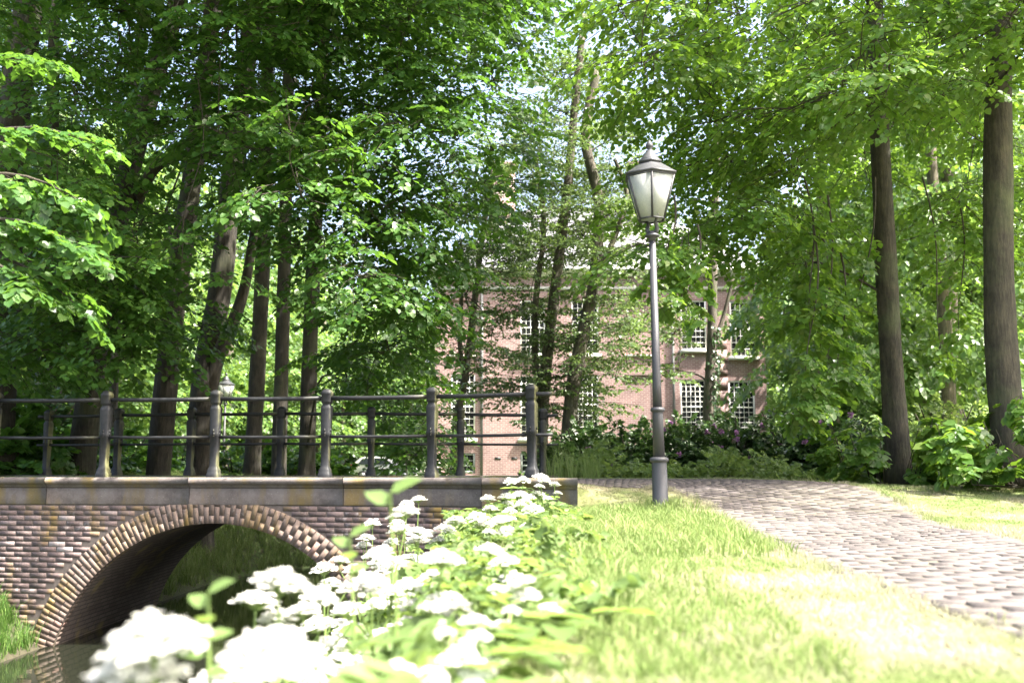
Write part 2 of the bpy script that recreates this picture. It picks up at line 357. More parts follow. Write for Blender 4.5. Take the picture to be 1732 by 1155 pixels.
ax = np.unique(np.concatenate([np.linspace(-12, 10, 148), np.linspace(-60, -12, 26), np.linspace(10, 60, 26), [-400, -200, -110, 110, 200, 400]]))
ay = np.unique(np.concatenate([np.linspace(-4, 27, 207), np.linspace(27, 100, 40), [-200, -80, -30, -10, 150, 250, 500]]))
X, Y = np.meshgrid(ax, ay); Z = hgt(X, Y); nx = len(ax); ny = len(ay)
i, j = np.meshgrid(np.arange(ny - 1), np.arange(nx - 1), indexing='ij')
Q = np.stack([i * nx + j, i * nx + j + 1, (i + 1) * nx + j + 1, (i + 1) * nx + j], -1).reshape(-1, 4)
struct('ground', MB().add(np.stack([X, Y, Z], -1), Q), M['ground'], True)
wm = MB(); wx = np.array([-6.6, -.8]); wm.add([(-6.6, -6, WATER), (-.7, -6, WATER), (-.7, 18, WATER), (4, 25, WATER), (-6.6, 25, WATER)], [(0, 1, 2, 3)], [(0, 3, 4)])
struct('water', wm, M['water'])

# path: sand bed, brick rows
arc = np.concatenate([[0], np.cumsum(np.hypot(*np.diff(CLD[:, :2], axis=0).T))])
def at_s(s_):
    x = np.interp(s_, arc, CLD[:, 0]); y = np.interp(s_, arc, CLD[:, 1]); h = np.interp(s_, arc, CLD[:, 2])
    x2 = np.interp(s_ + .05, arc, CLD[:, 0]); y2 = np.interp(s_ + .05, arc, CLD[:, 1]); a = math.atan2(y2 - y, x2 - x); return x, y, h, a
bed = MB(); rowsV = []
S = np.arange(.2, arc[-1] - .2, .18); across = np.linspace(-1, 1, 11)
for s_ in S:
    x, y, h, a = at_s(s_); hh = h + .03
    xx = x - math.sin(a) * across * hh; yy = y + math.cos(a) * across * hh
    zz = np.maximum(hgt(xx, yy), np.where((yy > F(xx)) & (xx < .6), -.03, -9)) + .006
    rowsV.append(np.stack([xx, yy, zz], -1))
nr = len(rowsV); i, j = np.meshgrid(np.arange(nr - 1), np.arange(10), indexing='ij')
bed.add(np.concatenate(rowsV), np.stack([i * 11 + j, i * 11 + j + 1, (i + 1) * 11 + j + 1, (i + 1) * 11 + j], -1).reshape(-1, 4)[:, ::-1])
path = struct('path', bed, M['sand'], True)
bricks = []; s_ = 3.2; k = 0
while s_ < arc[-1] - .4:
    x, y, h, a = at_s(s_); w = -h + (.105 if k % 2 else 0) + random.uniform(-.02, .02)
    while w < h - .06:
        l = .2 if w + .2 < h + .05 else h - w
        wc = w + l / 2; px_ = x - math.sin(a) * wc; py_ = y + math.cos(a) * wc
        bricks.append((px_, py_, l - .006, a)); w += .206
    s_ += .102; k += 1
def brick_z(x, y): return float(max(hgt(x, y), -.03 if (y > F(x) and x < .6) else -9)) - .015
pm = MB().box((0, 0, 0), (.098, .2, .05), 0, (.97, .99)).mesh('brick', M['paver'])
vis = []
for b in bricks:
    d = b[1]
    if d > 1.2:
        u = b[0] / d * FPX + 866; v = HORIZON + (EYE + .4) / d * FPX
        vis.append((0 if (u < 1760 and v < 1175) else 100) + d)
    else: vis.append(999)
order = np.argsort(vis); near = set(order[:300].tolist()); rest = MB()
for q, (bx_, by_, l, a) in enumerate(bricks):
    z = brick_z(bx_, by_) + random.uniform(-.002, .002)
    if q in near:
        o = link('brick', pm, path, (bx_, by_, z)); o.rotation_euler = (random.gauss(0, .006), random.gauss(0, .008), a + random.gauss(0, .01)); o.scale = (1, l / .2, 1)
    else: rest.box((bx_, by_, z), (.098, l, .05), a + random.gauss(0, .01), (.97, .99))
rest.part('brick', M['paver'], path, kind='stuff')

# ---------------------------------------------------------------- leaves and trees
LT = np.array([(0, 0, 0), (.22, .44, .05), (.66, .4, .04), (1.06, 0, -.1), (.66, -.4, .04), (.22, -.44, .05)])
def leaf_geo(b, d, nn, size, wid=1.):
    d = norm(d); s_ = norm(np.cross(nn, d)); n2 = np.cross(d, s_); sz = np.asarray(size)[:, None, None]
    V = b[:, None] + sz * (LT[None, :, 0:1] * d[:, None] + LT[None, :, 1:2] * wid * s_[:, None] + LT[None, :, 2:3] * n2[:, None])
    k = np.arange(len(b))[:, None] * 6
    Qs = np.concatenate([k + np.array([0, 3, 2, 1]), k + np.array([0, 5, 4, 3])]); return V.reshape(-1, 3), Qs
def make_spray(rng, L=.85, nside=7, per=4, droop=.3, ang=50, jit=.3):
    b, d, nn = [], [], []
    ts = np.linspace(.12, .92, nside)
    def axis(t_): return np.array((L * t_, .05 * L * math.sin(3 * t_), -droop * L * t_ * t_))
    for k, t_ in enumerate(ts):
        sg = 1 if k % 2 else -1; a = R(ang) * sg * rng.uniform(.8, 1.15); l = L * .5 * (1 - .55 * t_) * rng.uniform(.7, 1.2)
        dv = np.array((math.cos(a), math.sin(a), -.25 - .5 * droop * t_)); p0 = axis(t_)
        for q in range(per):
            f = (q + .7) / per; p1 = p0 + dv * l * f + (0, 0, -.12 * l * f * f)
            s2 = R(45) * (1 if q % 2 else -1); dd = np.array((math.cos(a + s2), math.sin(a + s2), -.45 + rng.normal(0, .2)))
            b.append(p1); d.append(dd); nn.append(np.array((.25 * dd[0], .25 * dd[1], 1)) + rng.normal(0, jit, 3))
    for q in range(5):
        t_ = .75 + .25 * q / 4; a = R(40) * (1 if q % 2 else -1) * (q < 4); dd = np.array((math.cos(a), math.sin(a), -.5 - droop * .6))
        b.append(axis(t_)); d.append(dd); nn.append(np.array((.3, 0, 1)) + rng.normal(0, jit, 3))
    return np.array(b), np.array(d), np.array(nn), np.array([axis(t_) for t_ in (0, .5, 1)])
SPR = {'lime': [make_spray(RNG) for _ in range(7)],
       'alder': [make_spray(RNG, .6, 6, 4, .05, 58, .6) for _ in range(6)],
       'hang': [make_spray(RNG, 1.15, 9, 3, .75, 42, .35) for _ in range(5)],
       'far': [make_spray(RNG, 1.0, 6, 4, .3, 52, .5) for _ in range(5)]}
class Crown:
    def __init__(s, rng): s.r = rng; s.b = []; s.d = []; s.n = []; s.s = []; s.tw = MB()
    def spray(s, kind, p, out, scale, leaf, twig=True, nrm=None):
        b, d, nn, axs = SPR[kind][s.r.integers(len(SPR[kind]))]
        a = norm(np.asarray(out, float)); up = np.array((0, 0, 1.)) + s.r.normal(0, .18, 3) if nrm is None else nrm
        sd = norm(np.cross(up, a)); n2 = np.cross(a, sd); Rm = np.stack([a, sd, n2])
        sc = scale * s.r.uniform(.75, 1.2)
        s.b.append(p + (b * sc) @ Rm); s.d.append(d @ Rm); s.n.append(nn @ Rm); s.s.append(np.full(len(b), leaf) * s.r.uniform(.65, 1.2, len(b)))
        if twig: s.tw.tube(p + (axs * sc) @ Rm, (.007 * sc, .005 * sc, .003 * sc), 3, False)
    def lump(s, c, rad, n_, kind, scale, leaf, trunk=None, twig=True, droop=.25, inner=.45):
        c = np.asarray(c, float); rad = np.asarray(rad, float)
        for _ in range(n_):
            v = norm(s.r.normal(0, 1, 3)); v[2] = abs(v[2]) * .8 - .25 if s.r.random() < .75 else v[2]
            f = s.r.uniform(inner, 1.) ; p = c + v * rad * f
            out = np.array((v[0], v[1], 0)) * 1.0 + s.r.normal(0, .3, 3) * (1, 1, .3)
            if trunk is not None: o2 = (c - trunk) * (1, 1, 0); out = out + norm(o2) * .8
            out = norm(out); out[2] = -droop + .35 * v[2] * (v[2] > 0) + s.r.normal(0, .12)
            s.spray(kind, p - out * .3 * scale, out, scale, leaf, twig)
    def mesh(s, wid=1.): 
        if not s.b: return MB()
        V, Qs = leaf_geo(np.concatenate(s.b), np.concatenate(s.d), np.concatenate(s.n), np.concatenate(s.s), wid); return MB().add(V, Qs)
def poly_at_z(pts, z):
    pts = np.asarray(pts); return np.array([np.interp(z, pts[:, 2], pts[:, 0]), np.interp(z, pts[:, 2], pts[:, 1]), np.clip(z, pts[0, 2], pts[-1, 2])])
def trunk_mesh(mb, pts, r0, taper=.45, flare=1.5, k=14, rough=.06, rng=RNG):
    p = catmull(np.asarray(pts, float), 8); m_ = len(p); t_ = np.linspace(0, 1, m_)
    zz = p[:, 2] - p[0, 2]; rad = r0 * (1 - taper * t_) * (1 + (flare - 1) * np.exp(-zz / .45))
    n0 = mb.n; mb.tube(p, rad, k)
    V = mb.v[-1]; th = np.arange(k) * 2 * PI / k; ph = rng.uniform(0, 6, 3)
    lob = 1 + rough * np.sin(3 * th + ph[0])[None] * np.exp(-zz / 3)[:, None] + rough * .7 * np.sin(5 * th + ph[1])[None] + .03 * np.sin(zz * 2.3 + ph[2])[:, None] + rng.normal(0, .012, (m_, k))
    body = V[:m_ * k].reshape(m_, k, 3); V[:m_ * k] = (p[:, None] + (body - p[:, None]) * lob[..., None]).reshape(-1, 3)
    return p
def make_tree(name, label, cat, pts, r0, lumps, kind, leaf, lmat, bmat, group=None, seed=0, scale=1., top=None, extra=None, k=14, flare=1.5, trunks=(), branch_r=.05, droop=.25, wid=1.):
    rng = np.random.default_rng(seed + 100); pts = np.array(pts, float)
    root = thing(name, label, cat, pts[0], group)
    tm = MB(); dense = trunk_mesh(tm, pts, r0, flare=flare, k=k, rng=rng)
    tm.part('trunk', bmat, root, True)
    for tp, tr in trunks:
        t2 = MB(); trunk_mesh(t2, tp, tr, flare=1.05, k=10, rng=rng); t2.part('trunk', bmat, root, True)
    cr = Crown(rng); lim = MB()
    nodes = []; pend = []
    for (c, rad, n_) in lumps:
        c = np.array(c, float); tp = poly_at_z(dense, c[2]); pend.append((np.hypot(*(c - tp)[:2]), c, rad, n_))
    pend.sort(key=lambda q: q[0])
    for hd, c, rad, n_ in pend:        # each leafy bough grows from the nearest bough already there, or from the trunk
        best = None; bd = hd * 1.25
        for (p, lv) in nodes:
            dd = np.linalg.norm(c - p) + .35 * max(0, p[2] - c[2] - .6)
            if dd < bd: bd = dd; best = (p, lv)
        if best is None:
            za = np.clip(c[2] - .35 * hd - rng.uniform(0, .3) * hd, dense[0, 2] + 1.5, dense[-1, 2] - .2); a = poly_at_z(dense, za); lv = 0
        else: a, lv = best[0], best[1] + 1
        L_ = np.linalg.norm(c - a); r1 = max(.008, min(.045, branch_r * (.3 + .1 * hd)) * .62 ** lv) if lv else min(.045, branch_r * (.35 + .1 * hd))
        mid = a + (c - a) * .4 + (0, 0, .1 * L_) + rng.normal(0, .06 * L_ + .02, 3); m2 = a + (c - a) * .75 + (0, 0, .07 * L_) + rng.normal(0, .05 * L_ + .02, 3)
        lim.tube(catmull(np.array([a, mid, m2, c]), 4), np.linspace(r1, max(.006, r1 * .45), 13), 6, False); nodes.append((c, lv))
        for q in range(4):
            v = norm(rng.normal(0, 1, 3)) * rad * .8; lim.tube([m2 + (c - m2) * rng.random(), c + v * .5 + (0, 0, .05), c + v], (.008, .006, .003), 4, False)
        cr.lump(c, rad, n_, kind, scale, leaf, a, True, droop)
    if top:
        for (c, rad, n_) in top: cr.lump(c, rad, n_, 'far', 2.0, leaf * 2.2, None, False)
    if extra: extra(cr, lim, rng)
    if lim.n or cr.tw.n:
        if cr.tw.n: lim.add(np.concatenate(cr.tw.v), *cr.tw.f)
        lim.part('branches', M['twig'], root, True, kind='stuff')
    cm = cr.mesh(wid); c_ = cm.part('crown', lmat, root, kind='stuff'); return root

def inpoly(x, y, poly):
    c = False; n_ = len(poly)
    for i in range(n_):
        x1, y1 = poly[i]; x2, y2 = poly[i - 1]
        if (y1 > y) != (y2 > y) and x < (x2 - x1) * (y - y1) / (y2 - y1) + x1: c = not c
    return c
def fill(poly, step, ylo, yhi, rng, keep=None, rad=(.95, .9, .5), n_=9, jitter=.5):
    out = []; xs = [a for a, b in poly]; ys = [b for a, b in poly]
    yy = min(ys)
    while yy < max(ys):
        xx = min(xs)
        while xx < max(xs):
            a = xx + rng.uniform(-jitter, jitter) * step; b = yy + rng.uniform(-jitter, jitter) * step * .7
            if inpoly(a, b, poly):
                D = rng.uniform(ylo, yhi) if not callable(ylo) else ylo(a, b)
                if keep is None or keep(a, b, D): out.append((a, P(a, b, D), rad, n_))
            xx += step
        yy += step * .7
    return out

# left lime trees: base pixel, way points, distance, trunk radius
LEFT = [
 ('lime_tree', 'massive dark lime trunk at the far left edge, leaning slightly right', [(-12, 800), (-2, 600), (22, 230), (50, 0)], 17, .33),
 ('lime_tree', 'slim straight lime trunk just right of the dark lamp pole at the left', [(95, 800), (90, 560), (88, 300), (92, 0)], 22, .17),
 ('lime_tree', 'strongly leaning lime trunk crossing from lower left up to the right', [(132, 800), (178, 480), (232, 240), (302, 0)], 18, .23),
 ('lime_tree', 'thin lime trunk behind the leaning trunk near the left railing post', [(190, 800), (196, 560), (215, 300), (240, 0)], 26, .12),
 ('lime_tree', 'lime trunk with a big arching bough, between two front railing posts', [(262, 800), (290, 560), (328, 280), (362, 0)], 19, .235),
 ('lime_tree', 'thick forked lime trunk behind the second railing post from the left', [(338, 800), (346, 650), (374, 480), (394, 280), (432, 0)], 20, .27),
 ('lime_tree', 'straight mid-thick lime trunk just right of the forked trunk', [(424, 800), (442, 500), (450, 250), (455, 0)], 24, .2),
 ('lime_tree', 'narrow upright lime trunk left of the middle railing post', [(471, 800), (480, 480), (486, 200), (492, 0)], 23, .17),
 ('lime_tree', 'lime trunk with drooping sunlit boughs reaching right in front of the house', [(518, 800), (526, 540), (540, 250), (550, 0)], 25, .21)]
polyA = [(-60, -60), (945, -60), (880, 80), (835, 190), (850, 300), (800, 430), (745, 540), (715, 640), (640, 600), (560, 470), (500, 385), (430, 370), (385, 440), (335, 560), (230, 660), (130, 620), (-60, 640)]
rg = np.random.default_rng(3)
lumpsA = fill(polyA, 62, lambda a, b: rg.uniform(12.2, 17.5) + (.5 if a > 550 else 0) + max(0, a - 600) * .006, 0, rg, lambda a, b, D: D > 20 or not (any((abs(a - np.interp(b, [w[1] for w in LEFT[q][2]][::-1], [w[0] for w in LEFT[q][2]][::-1])) < wd_ and y0 < b < y1 and D < LEFT[q][3] + .3) for q, y0, y1, wd_ in ((0, -80, 260, 70), (2, -80, 340, 55), (4, 230, 420, 48), (5, 300, 520, 55)))), n_=12)
lumpsA += fill([(-60, -60), (760, -60), (700, 200), (560, 400), (300, 430), (-60, 560)], 80, 20.5, 27, rg, n_=13, rad=(1.3, 1.2, .8))
polyD = [(570, 560), (700, 590), (735, 640), (715, 795), (655, 795), (640, 715), (590, 680), (560, 640)]
lumpsD = fill(polyD, 50, 18, 22, rg, n_=9, rad=(.9, .9, .6))
lumpsD += [(a, P(a, b, D), (.75, .7, .5), 11) for a, b, D in ((696, 745, 20.5), (712, 768, 21), (702, 782, 20), (728, 735, 21.5))]
bypos = {q: [] for q in range(len(LEFT))}
for (a, c, rad, n_) in lumpsA + lumpsD:
    best = min(range(len(LEFT)), key=lambda q: abs(np.interp(0, [0, 1], [LEFT[q][2][2][0], 0]) - a) + (60 if LEFT[q][4] < .15 else 0) + abs(LEFT[q][3] - c[1]) * 8)
    bypos[best].append((c, rad, n_))
def bough(cr, lim, rng):      # the dark arching bough
    pts = catmull(np.array([P(222, 360, 18.4), P(262, 285, 17.6), P(320, 262, 17), P(375, 268, 16.6), P(425, 296, 16.2)]), 5)
    lim.tube(pts, np.linspace(.12, .04, len(pts)), 8); lim.tube([P(415, 290, 16.2), P(450, 270, 16), P(490, 300, 15.6)], (.04, .03, .02), 6)
def fork(cr, lim, rng):
    pts = catmull(np.array([P(348, 690, 20), P(366, 610, 19.9), P(396, 540, 19.7), P(415, 480, 19.6), P(432, 380, 19.3), P(470, 200, 18.5)]), 5)
    lim.tube(pts, np.linspace(.17, .06, len(pts)), 9)
for q, (nm, lb, wp, D, r0) in enumerate(LEFT):
    pts = [P(a, b, D) for a, b in wp]; pts[0][2] = hgt(pts[0][0], pts[0][1]) - .5
    d_ = (pts[-1] - pts[-2]); d_ = d_ / d_[2]; pts.append(pts[-1] + d_ * 4); pts.append(pts[-2] + d_ * 8)
    tp = pts[-2]; tops = [(tp + np.array((rg.uniform(-3, 3), rg.uniform(-3.5, 2.5), rg.uniform(-2.5, 4))), (2.2, 2.2, 1.3), 22) for _ in range(5)]
    if q in (2, 4, 5, 6, 7, 8): tops += [(np.array((rg.uniform(-7, -2.3), rg.uniform(9.8, 14.5), rg.uniform(8.6, 12.5))), (2.0, 1.8, 1.1), 28) for _ in range(7)]  # extra foliage above the view, added to block sun from the left leaves
    if q in (7, 8): tops += [(np.array((rg.uniform(-3.5, -.5), rg.uniform(20, 23.5), rg.uniform(12, 15))), (2.0, 1.8, 1.2), 26) for _ in range(4)]  # more unseen foliage, added high up to put the lime trunks in shade
    make_tree(nm, lb, 'tree', pts, r0, bypos[q], 'lime', .094, M['lime'], M['bark'], 'lime trees beyond the bridge', q, 1., tops, bough if q == 2 else (fork if q == 5 else None))

# near lime off the left edge: only its bough hangs into view
def near_bough(cr, lim, rng):
    for (a, b, D, ex, ey) in [(-60, 235, 8, 165, 245), (-60, 300, 7.6, 150, 350), (-70, 380, 7.4, 130, 420), (-70, 450, 7.3, 60, 500), (-70, 420, 7.5, 150, 535), (-60, 130, 8.4, 75, 110)]:
        p0 = P(a, b, D); p1 = P(ex, ey, D - .2); ax_ = np.linspace(0, 1, 7)
        pts = p0 + (p1 - p0) * ax_[:, None] + np.stack([0 * ax_, 0 * ax_, .12 * np.sin(PI * ax_)], -1); lim.tube(pts, np.linspace(.02, .005, 7), 5, False)
        for t_ in np.linspace(.1, .92, 9):
            p = p0 + (p1 - p0) * t_ + (0, 0, .12 * math.sin(PI * t_)); o = norm(p1 - p0) + rng.normal(0, .5, 3) * (1, 1, .2)
            cr.spray('lime', p, o, .42, .078)
pn = [np.array((-6.9, 7.6, hgt(-6.9, 7.6) - .05)), np.array((-6.7, 7.6, 2.)), np.array((-6.4, 7.7, 5.)), np.array((-6.2, 7.7, 9.))]
make_tree('lime_tree', 'nearest lime tree, its pale leafy bough hanging in at the left edge', 'tree', pn, .22, [], 'lime', .08, M['lime'], M['bark'], 'lime trees beyond the bridge', 31, 1., [(np.array((-6.5, 7.8, 8.5)), (2, 2, 1.5), 25)], near_bough)

# right trees
polyR = [(1000, -60), (1800, -60), (1800, 520), (1720, 560), (1660, 470), (1600, 560), (1540, 520), (1470, 520), (1450, 580), (1390, 540), (1330, 490), (1260, 425), (1180, 440), (1090, 430), (1075, 370), (1150, 290), (1115, 180), (1060, 60)]
rr_ = np.random.default_rng(11)
def keepR(a, b, D):
    if b > 170 and abs(a - (1490 + (b - 200) * .06)) < 95 and D < 16.6: return False
    if b > 130 and abs(a - 1690) < 100 and D < 15: return False
    return True
lumpsR = fill(polyR, 66, lambda a, b: rr_.uniform(11.3, 18.5), 0, rr_, keepR, n_=13)
RA = [P(1522, 818, 15), P(1505, 560, 15), P(1493, 330, 15), P(1482, 100, 15), P(1478, -60, 15)]
RB = [P(1712, 826, 13.2), P(1692, 560, 13.2), P(1688, 300, 13.2), P(1690, 100, 13.2), P(1694, -60, 13.2)]
RA[0][2] = hgt(*RA[0][:2]) - .05; RB[0][2] = hgt(*RB[0][:2]) - .05
for q in (RA, RB):
    d_ = q[-1] - q[-2]; d_ = d_ / d_[2]; q.append(q[-1] + d_ * 4); q.append(q[-2] + d_ * 8)
la = [(c, rad, n_) for a, c, rad, n_ in lumpsR if a < 1585]; lb_ = [(c, rad, n_) for a, c, rad, n_ in lumpsR if a >= 1585]
def hangA(cr, lim, rng):
    for (a, b, D, ex, ey) in [(1400, 330, 13.5, 1395, 640), (1375, 380, 13, 1372, 650), (1420, 420, 13.6, 1425, 660), (1480, 300, 14.6, 1440, 600), (1360, 300, 13.2, 1380, 560), (1140, 330, 12.2, 1110, 500), (1180, 380, 12.2, 1160, 520), (1560, 300, 15.5, 1600, 590), (1620, 330, 16, 1630, 570)]:
        p0 = P(a, b, D); p1 = P(ex, ey, D - .3); t9 = np.linspace(0, 1, 8)
        pts = p0 + (p1 - p0) * t9[:, None] + np.stack([.08 * np.sin(5 * t9), 0 * t9, 0 * t9], -1); lim.tube(pts, np.linspace(.016, .005, 8), 5, False)
        for t_ in np.linspace(.25, 1, 9):
            p = p0 + (p1 - p0) * t_; o = np.array((rng.normal(0, .8), rng.normal(0, .8), -.35)); cr.spray('lime', p, o, .5, .085)
    for (a, b, D) in [(1365, 640, 13), (1380, 655, 12.8), (1405, 620, 13), (1425, 630, 13.2), (1360, 675, 12.6), (1345, 690, 12.6)]:
        for _ in range(3): cr.spray('lime', P(a, b, D), np.array((rng.normal(0, .8), rng.normal(0, .8), -.5)), .5, .088)
def shoots(base, n_, r_, h_, leaf):
    def f(cr, lim, rng):
        for _ in range(n_):
            an = rng.uniform(0, 2 * PI); rr = rng.uniform(.25, r_); hh = rng.uniform(.25, h_); p = base + np.array((math.cos(an) * rr, math.sin(an) * rr, .1)); q = p + np.array((math.cos(an) * .25, math.sin(an) * .25, hh))
            lim.tube([base + (0, 0, .05), p, q], (.012, .009, .005), 4, False)
            for t_ in (.35, .6, .8, 1.): cr.spray('lime', p + (q - p) * t_, np.array((math.cos(an), math.sin(an), -.2)) + rng.normal(0, .5, 3) * (1, 1, .3), .42, leaf)
    return f
def extraA(cr, lim, rng): hangA(cr, lim, rng); shoots(RA[0] + (-.3, -.25, 0), 26, .6, 1.0, .1)(cr, lim, rng)
def extraB(cr, lim, rng): shoots(RB[0] + (.1, -.7, 0), 48, 1.1, 1.25, .13)(cr, lim, rng)
topA = [(RA[-1] + np.array((rr_.uniform(-4.5, 3), rr_.uniform(-2.5, 3.5), rr_.uniform(-5, 2))), (2.3, 2.2, 1.3), 20) for _ in range(12)]
topB = [(RB[-1] + np.array((rr_.uniform(-3, 4), rr_.uniform(-1.8, 4), rr_.uniform(-5, 2))), (2.3, 2.2, 1.3), 20) for _ in range(7)]
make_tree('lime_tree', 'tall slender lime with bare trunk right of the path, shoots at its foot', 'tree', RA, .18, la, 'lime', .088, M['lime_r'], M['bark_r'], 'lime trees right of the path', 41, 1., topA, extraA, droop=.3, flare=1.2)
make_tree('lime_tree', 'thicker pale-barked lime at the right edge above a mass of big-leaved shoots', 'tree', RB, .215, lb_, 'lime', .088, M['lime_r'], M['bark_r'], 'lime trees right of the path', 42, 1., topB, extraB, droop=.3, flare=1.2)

RC = [np.array((11.8, 11.2, float(hgt(11.8, 11.2)) - .05)), np.array((11.7, 11.2, 4.)), np.array((11.6, 11.3, 9.)), np.array((11.5, 11.3, 15.))]  # out-of-view tree, added to keep direct sun off the two right-hand trunks
topC = [(np.array((11.6 + rr_.uniform(-3.4, 3.5), 11.8 + rr_.uniform(-2.2, 4), rr_.uniform(6.5, 16))), (2.3, 2.1, 1.4), 26) for _ in range(16)]
make_tree('lime_tree', 'unseen lime tree added off the right edge to shade the right-hand trunks', 'tree', RC, .28, [], 'lime', .088, M['lime_r'], M['bark_r'], 'lime trees right of the path', 43, 1., topC)
# alders in front of the house
ra_ = np.random.default_rng(19)
polyM = [(770, 330), (850, 230), (860, 120), (1000, 70), (1110, 170), (1120, 300), (1080, 420), (1110, 520), (1100, 600), (1060, 650), (960, 720), (860, 700), (790, 640), (750, 560), (800, 470)]
lumM = fill(polyM, 52, 22.5, 28, ra_, None, (1.1, 1.1, .75), 17)
lumM += fill([(1110, 480), (1225, 500), (1195, 600), (1165, 650), (1105, 630)], 52, 21.5, 24, ra_, None, (.85, .85, .55), 13)
lumM += fill([(780, 300), (1130, 300), (1120, 440), (760, 440)], 60, 24, 29, ra_, None, (1.2, 1.2, .8), 16)
def grd(p): p = np.array(p); p[2] = hgt(p[0], p[1]) - .05; return p
MID = [('alder_tree', 'crooked forked alder by the house corner behind the railing', [grd(P(768, 795, 27)), P(772, 720, 27), P(786, 640, 27), P(797, 560, 27), P(812, 430, 27), P(830, 300, 27)], .13, [([P(786, 640, 27), P(778, 580, 26.8), P(780, 500, 26.6), P(770, 420, 26.5)], .08)]),
       ('alder_tree', 'twin-stemmed alder rising before the middle house windows', [grd(P(914, 795, 25)), P(918, 690, 25), P(928, 580, 25), P(944, 450, 25), P(960, 320, 25), P(972, 180, 25), P(985, 60, 25)], .17, [([P(916, 700, 25), P(905, 600, 25.1), P(907, 500, 25.1), P(920, 380, 25), P(905, 260, 25)], .1)]),
       ('alder_tree', 'dark alder trunk leaning right, left of the lamp post', [grd(P(945, 790, 24)), P(965, 690, 24), P(985, 570, 24), P(1006, 470, 24), P(1012, 340, 24), P(990, 230, 24), P(1010, 120, 24)], .19, [([P(1004, 480, 24), P(1040, 400, 24.2), P(1060, 330, 24.2), P(1040, 270, 24)], .08)]),
       ('alder_tree', 'ivy-clad alder trunk between the two right-hand house windows', [grd(P(1196, 790, 22.5)), P(1199, 690, 22.5), P(1204, 570, 22.5), P(1206, 450, 22.5), P(1210, 330, 22.5), P(1215, 200, 22.5)], .135, [([P(1204, 590, 22.5), P(1222, 540, 22.5), P(1240, 470, 22.4)], .06)])]
ml = {q: [] for q in range(4)}; cx = [800, 930, 1010, 1205]
for (a, c, rad, n_) in lumM: ml[min(range(4), key=lambda q: abs(cx[q] - a) + ra_.uniform(0, 40))].append((c, rad, n_))
for q, (nm, lb, pts, r0, tr) in enumerate(MID):
    tr_ = make_tree(nm, lb, 'tree', pts, r0, ml[q], 'alder', .072, M['alder'], M['bark_a'], 'alders in front of the house', 60 + q, 1.1, None, None, trunks=tr, branch_r=.06, droop=.05, k=10)

    if q == 3:
        iv = Crown(np.random.default_rng(8)); rv = iv.r
        for _ in range(650):
            z = -.3 + 3.6 * rv.random() ** 1.4; c = poly_at_z(np.array(pts), z); an = rv.normal(-.35, .7); v = np.array((math.cos(an), math.sin(an), 0))
            iv.b.append((c + v * (.13 + .1 * rv.random()))[None]); iv.d.append((v * .4 + np.array((0, 0, -1)) + rv.normal(0, .35, 3))[None]); iv.n.append((v + rv.normal(0, .35, 3))[None]); iv.s.append(np.array([.07]))
        iv.mesh().part('ivy', M['ivy'], tr_, kind='stuff')
# ---------------------------------------------------------------- woodland behind
fr_ = np.random.default_rng(23)
def far_proto(name, label, h, cr_r, z0, nsp, leaf, scale, lmat, seed, loc):
    rng = np.random.default_rng(seed); root = thing(name, label, 'tree', (0, 0, 0), 'woodland trees')
    tm = MB(); trunk_mesh(tm, [(0, 0, -.2), (.1, 0, h * .3), (-.1, .1, h * .6), (0, 0, h * .95)], .3, k=9, rng=rng); tm.part('trunk', M['bark_far'], root, True)
    cr = Crown(rng)
    for _ in range(nsp // 9):
        z = rng.uniform(z0, h); w = cr_r * math.sin(PI * min(.97, .22 + .75 * (z - z0) / (h - z0))) ; an = rng.uniform(0, 2 * PI); q = w * math.sqrt(rng.uniform(.25, 1))
        cr.lump((math.cos(an) * q, math.sin(an) * q, z), (1.5, 1.5, .7), 9, 'far', scale, leaf, np.array((0, 0, z)), False, .3)
    cr.mesh().part('crown', lmat, root, kind='stuff'); return root
protos = [far_proto('woodland_tree', '', 13, 4.2, 1.2, 430, .2, 1.7, M['far'], 1, 0), far_proto('woodland_tree', '', 15, 4.6, 2.6, 430, .2, 1.8, M['far'], 2, 0), far_proto('woodland_tree', '', 11, 3.8, .3, 430, .19, 1.6, M['far'], 3, 0)]
spots = []
for (pa, pb, n_, d0, d1, where) in [(-80, 240, 7, 30, 50, 'behind the leaning lime trunks at the left'), (240, 600, 8, 36, 62, 'seen between the lime trunks behind the bridge'), (610, 740, 4, 68, 80, 'left of the house behind the car'), (1335, 1520, 6, 52, 68, 'just right of the brick house'), (1500, 1800, 7, 28, 60, 'behind the two lime trunks at the right')]:
    for q in range(n_):
        a = pa + (pb - pa) * (q + fr_.uniform(.2, .8)) / n_; D = fr_.uniform(d0, d1); spots.append((a, D, where))
ORD = ['leftmost', 'second', 'third', 'fourth', 'fifth', 'sixth', 'seventh', 'eighth']; rank = {}
for q, (a, D, where) in enumerate(spots):
    if D < 62 and abs(a - 655) < 5.2 / D * FPX + 40: D = fr_.uniform(67, 76)
    pr = protos[q % 3]; o = pr if q < 3 else copy_tree(pr)
    x = (a - 866) / FPX * D; o.location = (x, D, float(hgt(x, D))); o.rotation_euler = (0, 0, fr_.uniform(0, 6)); s_ = fr_.uniform(.85, 1.2); o.scale = (s_, s_, s_)
    rank[where] = rank.get(where, -1) + 1; o['label'] = ORD[rank[where]] + (' woodland tree from the left' if rank[where] else ' woodland tree') + ' of those ' + where.replace('just ', '').replace('seen ', '').replace('two lime', 'lime'); o['group'] = 'woodland trees ' + where
